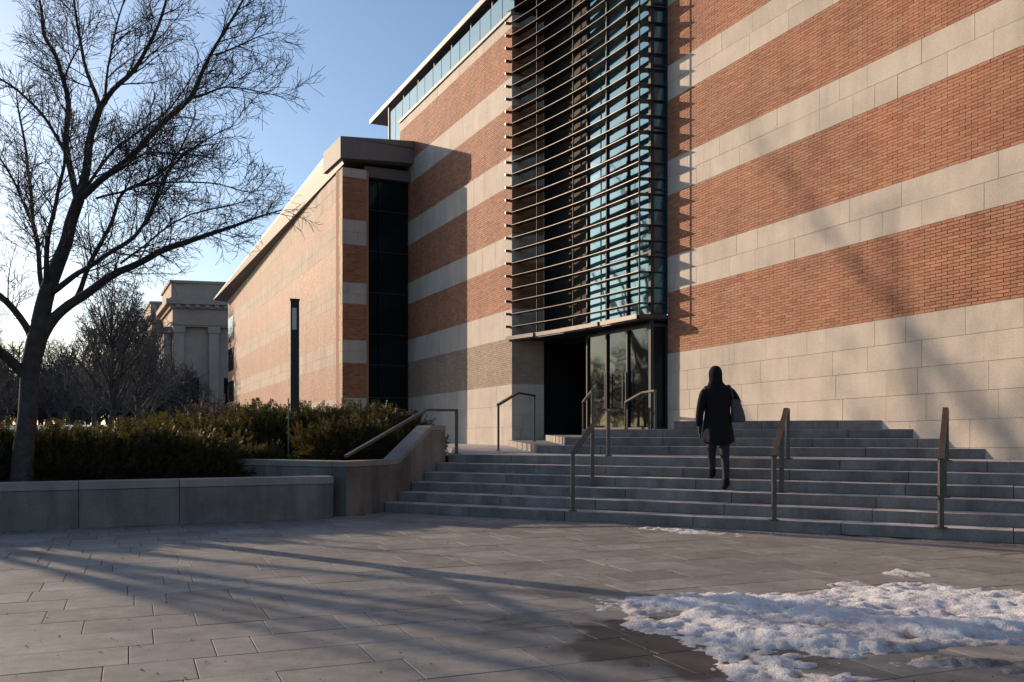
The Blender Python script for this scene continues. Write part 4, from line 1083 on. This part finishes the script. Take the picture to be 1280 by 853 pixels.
def part_loft(name, rings, mat, k=20, sub=1, fold=0.0):
    mb = MB(); mb.loft([(S.x + a, S.y + b, S.z + c, d, e) for a, b, c, d, e in rings], k)
    if fold:
        for i in range(len(mb.v)):
            ri = i // k; a, b, c, d, e = rings[ri]; th = 2 * math.pi * (i % k) / k; f = 1 + fold * max(.25, 1 - ri / (len(rings) - 2)) * (math.sin(6 * th + c * 3) + .6 * math.sin(11 * th - c * 5)) + fold * .6 * math.sin(c * 34 + th * 2)
            x, y, z = mb.v[i]; mb.v[i] = (S.x + a + (x - S.x - a) * f, S.y + b + (y - S.y - b) * f, z + (.018 * math.sin(th * 2 + 1) if ri == 0 else 0))
    o_ = None; o = mb.build(name, mat, per, smooth=True)
    if sub: mo = o.modifiers.new('s', 'SUBSURF'); mo.levels = mo.render_levels = sub
    return o
def part_tube(name, pts, rad, mat, k=12, parent=per):
    mb = MB(); mb.tube([L_(*p) for p in pts], rad, k); o = mb.build(name, mat, parent, smooth=True); mo = o.modifiers.new('s', 'SUBSURF'); mo.levels = mo.render_levels = 1; return o
coat = part_loft('coat', [(-.045, .16, .61, .212, .20), (-.045, .155, .70, .212, .19), (-.047, .152, .78, .206, .18), (-.05, .15, .85, .20, .17), (-.052, .15, .92, .19, .16), (-.055, .15, .98, .182, .15), (-.055, .15, 1.08, .172, .14), (-.06, .15, 1.2, .186, .145), (-.06, .15, 1.32, .205, .14), (-.06, .155, 1.395, .185, .12), (-.065, .165, 1.45, .12, .09), (-.07, .17, 1.49, .085, .08)], M_COAT, 36, fold=.045)
part_tube('sleeve', [(-.20, .15, 1.385), (-.255, .14, 1.30), (-.295, .125, 1.12), (-.31, .145, .98), (-.305, .175, .86)], [.075, .068, .06, .055, .052], M_COAT)
part_tube('sleeve', [(.08, .15, 1.385), (.15, .145, 1.31), (.225, .13, 1.18), (.225, .2, 1.19), (.17, .32, 1.235)], [.078, .072, .064, .058, .05], M_COAT)
part_loft('hood', [(-.07, .17, 1.42, .135, .11), (-.072, .165, 1.455, .115, .10), (-.075, .165, 1.495, .092, .09), (-.077, .175, 1.55, .093, .108), (-.078, .18, 1.61, .096, .118), (-.076, .18, 1.66, .084, .102), (-.074, .185, 1.70, .055, .065), (-.074, .19, 1.715, .022, .025)], M_COAT, 20)
part_tube('trouser_leg', [(-.10, .16, .80), (-.105, .26, .64), (-.10, .335, .50), (-.09, .335, .34), (-.085, .335, .23)], [.095, .08, .062, .052, .046], M_TROU)
part_tube('trouser_leg', [(.02, .15, .80), (.033, .12, .60), (.035, .09, .45), (.033, .03, .28), (.03, .0, .13)], [.095, .078, .06, .052, .046], M_TROU)
part_tube('boot', [(-.085, .33, .30), (-.085, .335, .20), (-.085, .42, .175), (-.085, .53, .172)], [.058, .052, .042, .03], M_COAT)
part_tube('boot', [(.03, .01, .18), (.03, .0, .08), (.03, .09, .04), (.03, .20, .036)], [.058, .052, .042, .03], M_COAT)
mb = MB(); hem = [L_(-.19, .22, .60), L_(-.22, .20, .68), L_(-.17, .30, .70), L_(-.15, .30, .62)]
# bag hanging from the shoulder
bag = empty('shoulder_bag', L_(.19, .08, .92), 'dark grey shoulder bag hanging at the right side of the walking person', 'bag')
def bag_part(nm, mb_, mat=M_BAG):
    o = mb_.build(nm, mat, bag, smooth=True); mo = o.modifiers.new('s', 'SUBSURF'); mo.levels = mo.render_levels = 1
mb = MB(); mb.loft([(S.x + .215, S.y + .10, S.z + .925, .085, .06), (S.x + .22, S.y + .10, S.z + .94, .108, .075), (S.x + .215, S.y + .10, S.z + 1.03, .10, .07), (S.x + .195, S.y + .10, S.z + 1.14, .082, .05), (S.x + .175, S.y + .10, S.z + 1.24, .06, .028), (S.x + .17, S.y + .10, S.z + 1.25, .05, .02)], 16); bag_part('pouch', mb)
mb = MB(); mb.tube([L_(.215, .12, 1.20), L_(.16, .135, 1.34), L_(.115, .15, 1.455), L_(.09, .2, 1.44)], .010, 6); bag_part('strap', mb)
mb = MB(); mb.tube([L_(.14, .08, 1.20), L_(.13, .06, 1.34), L_(.105, .12, 1.455), L_(.09, .2, 1.44)], .010, 6); bag_part('strap', mb)
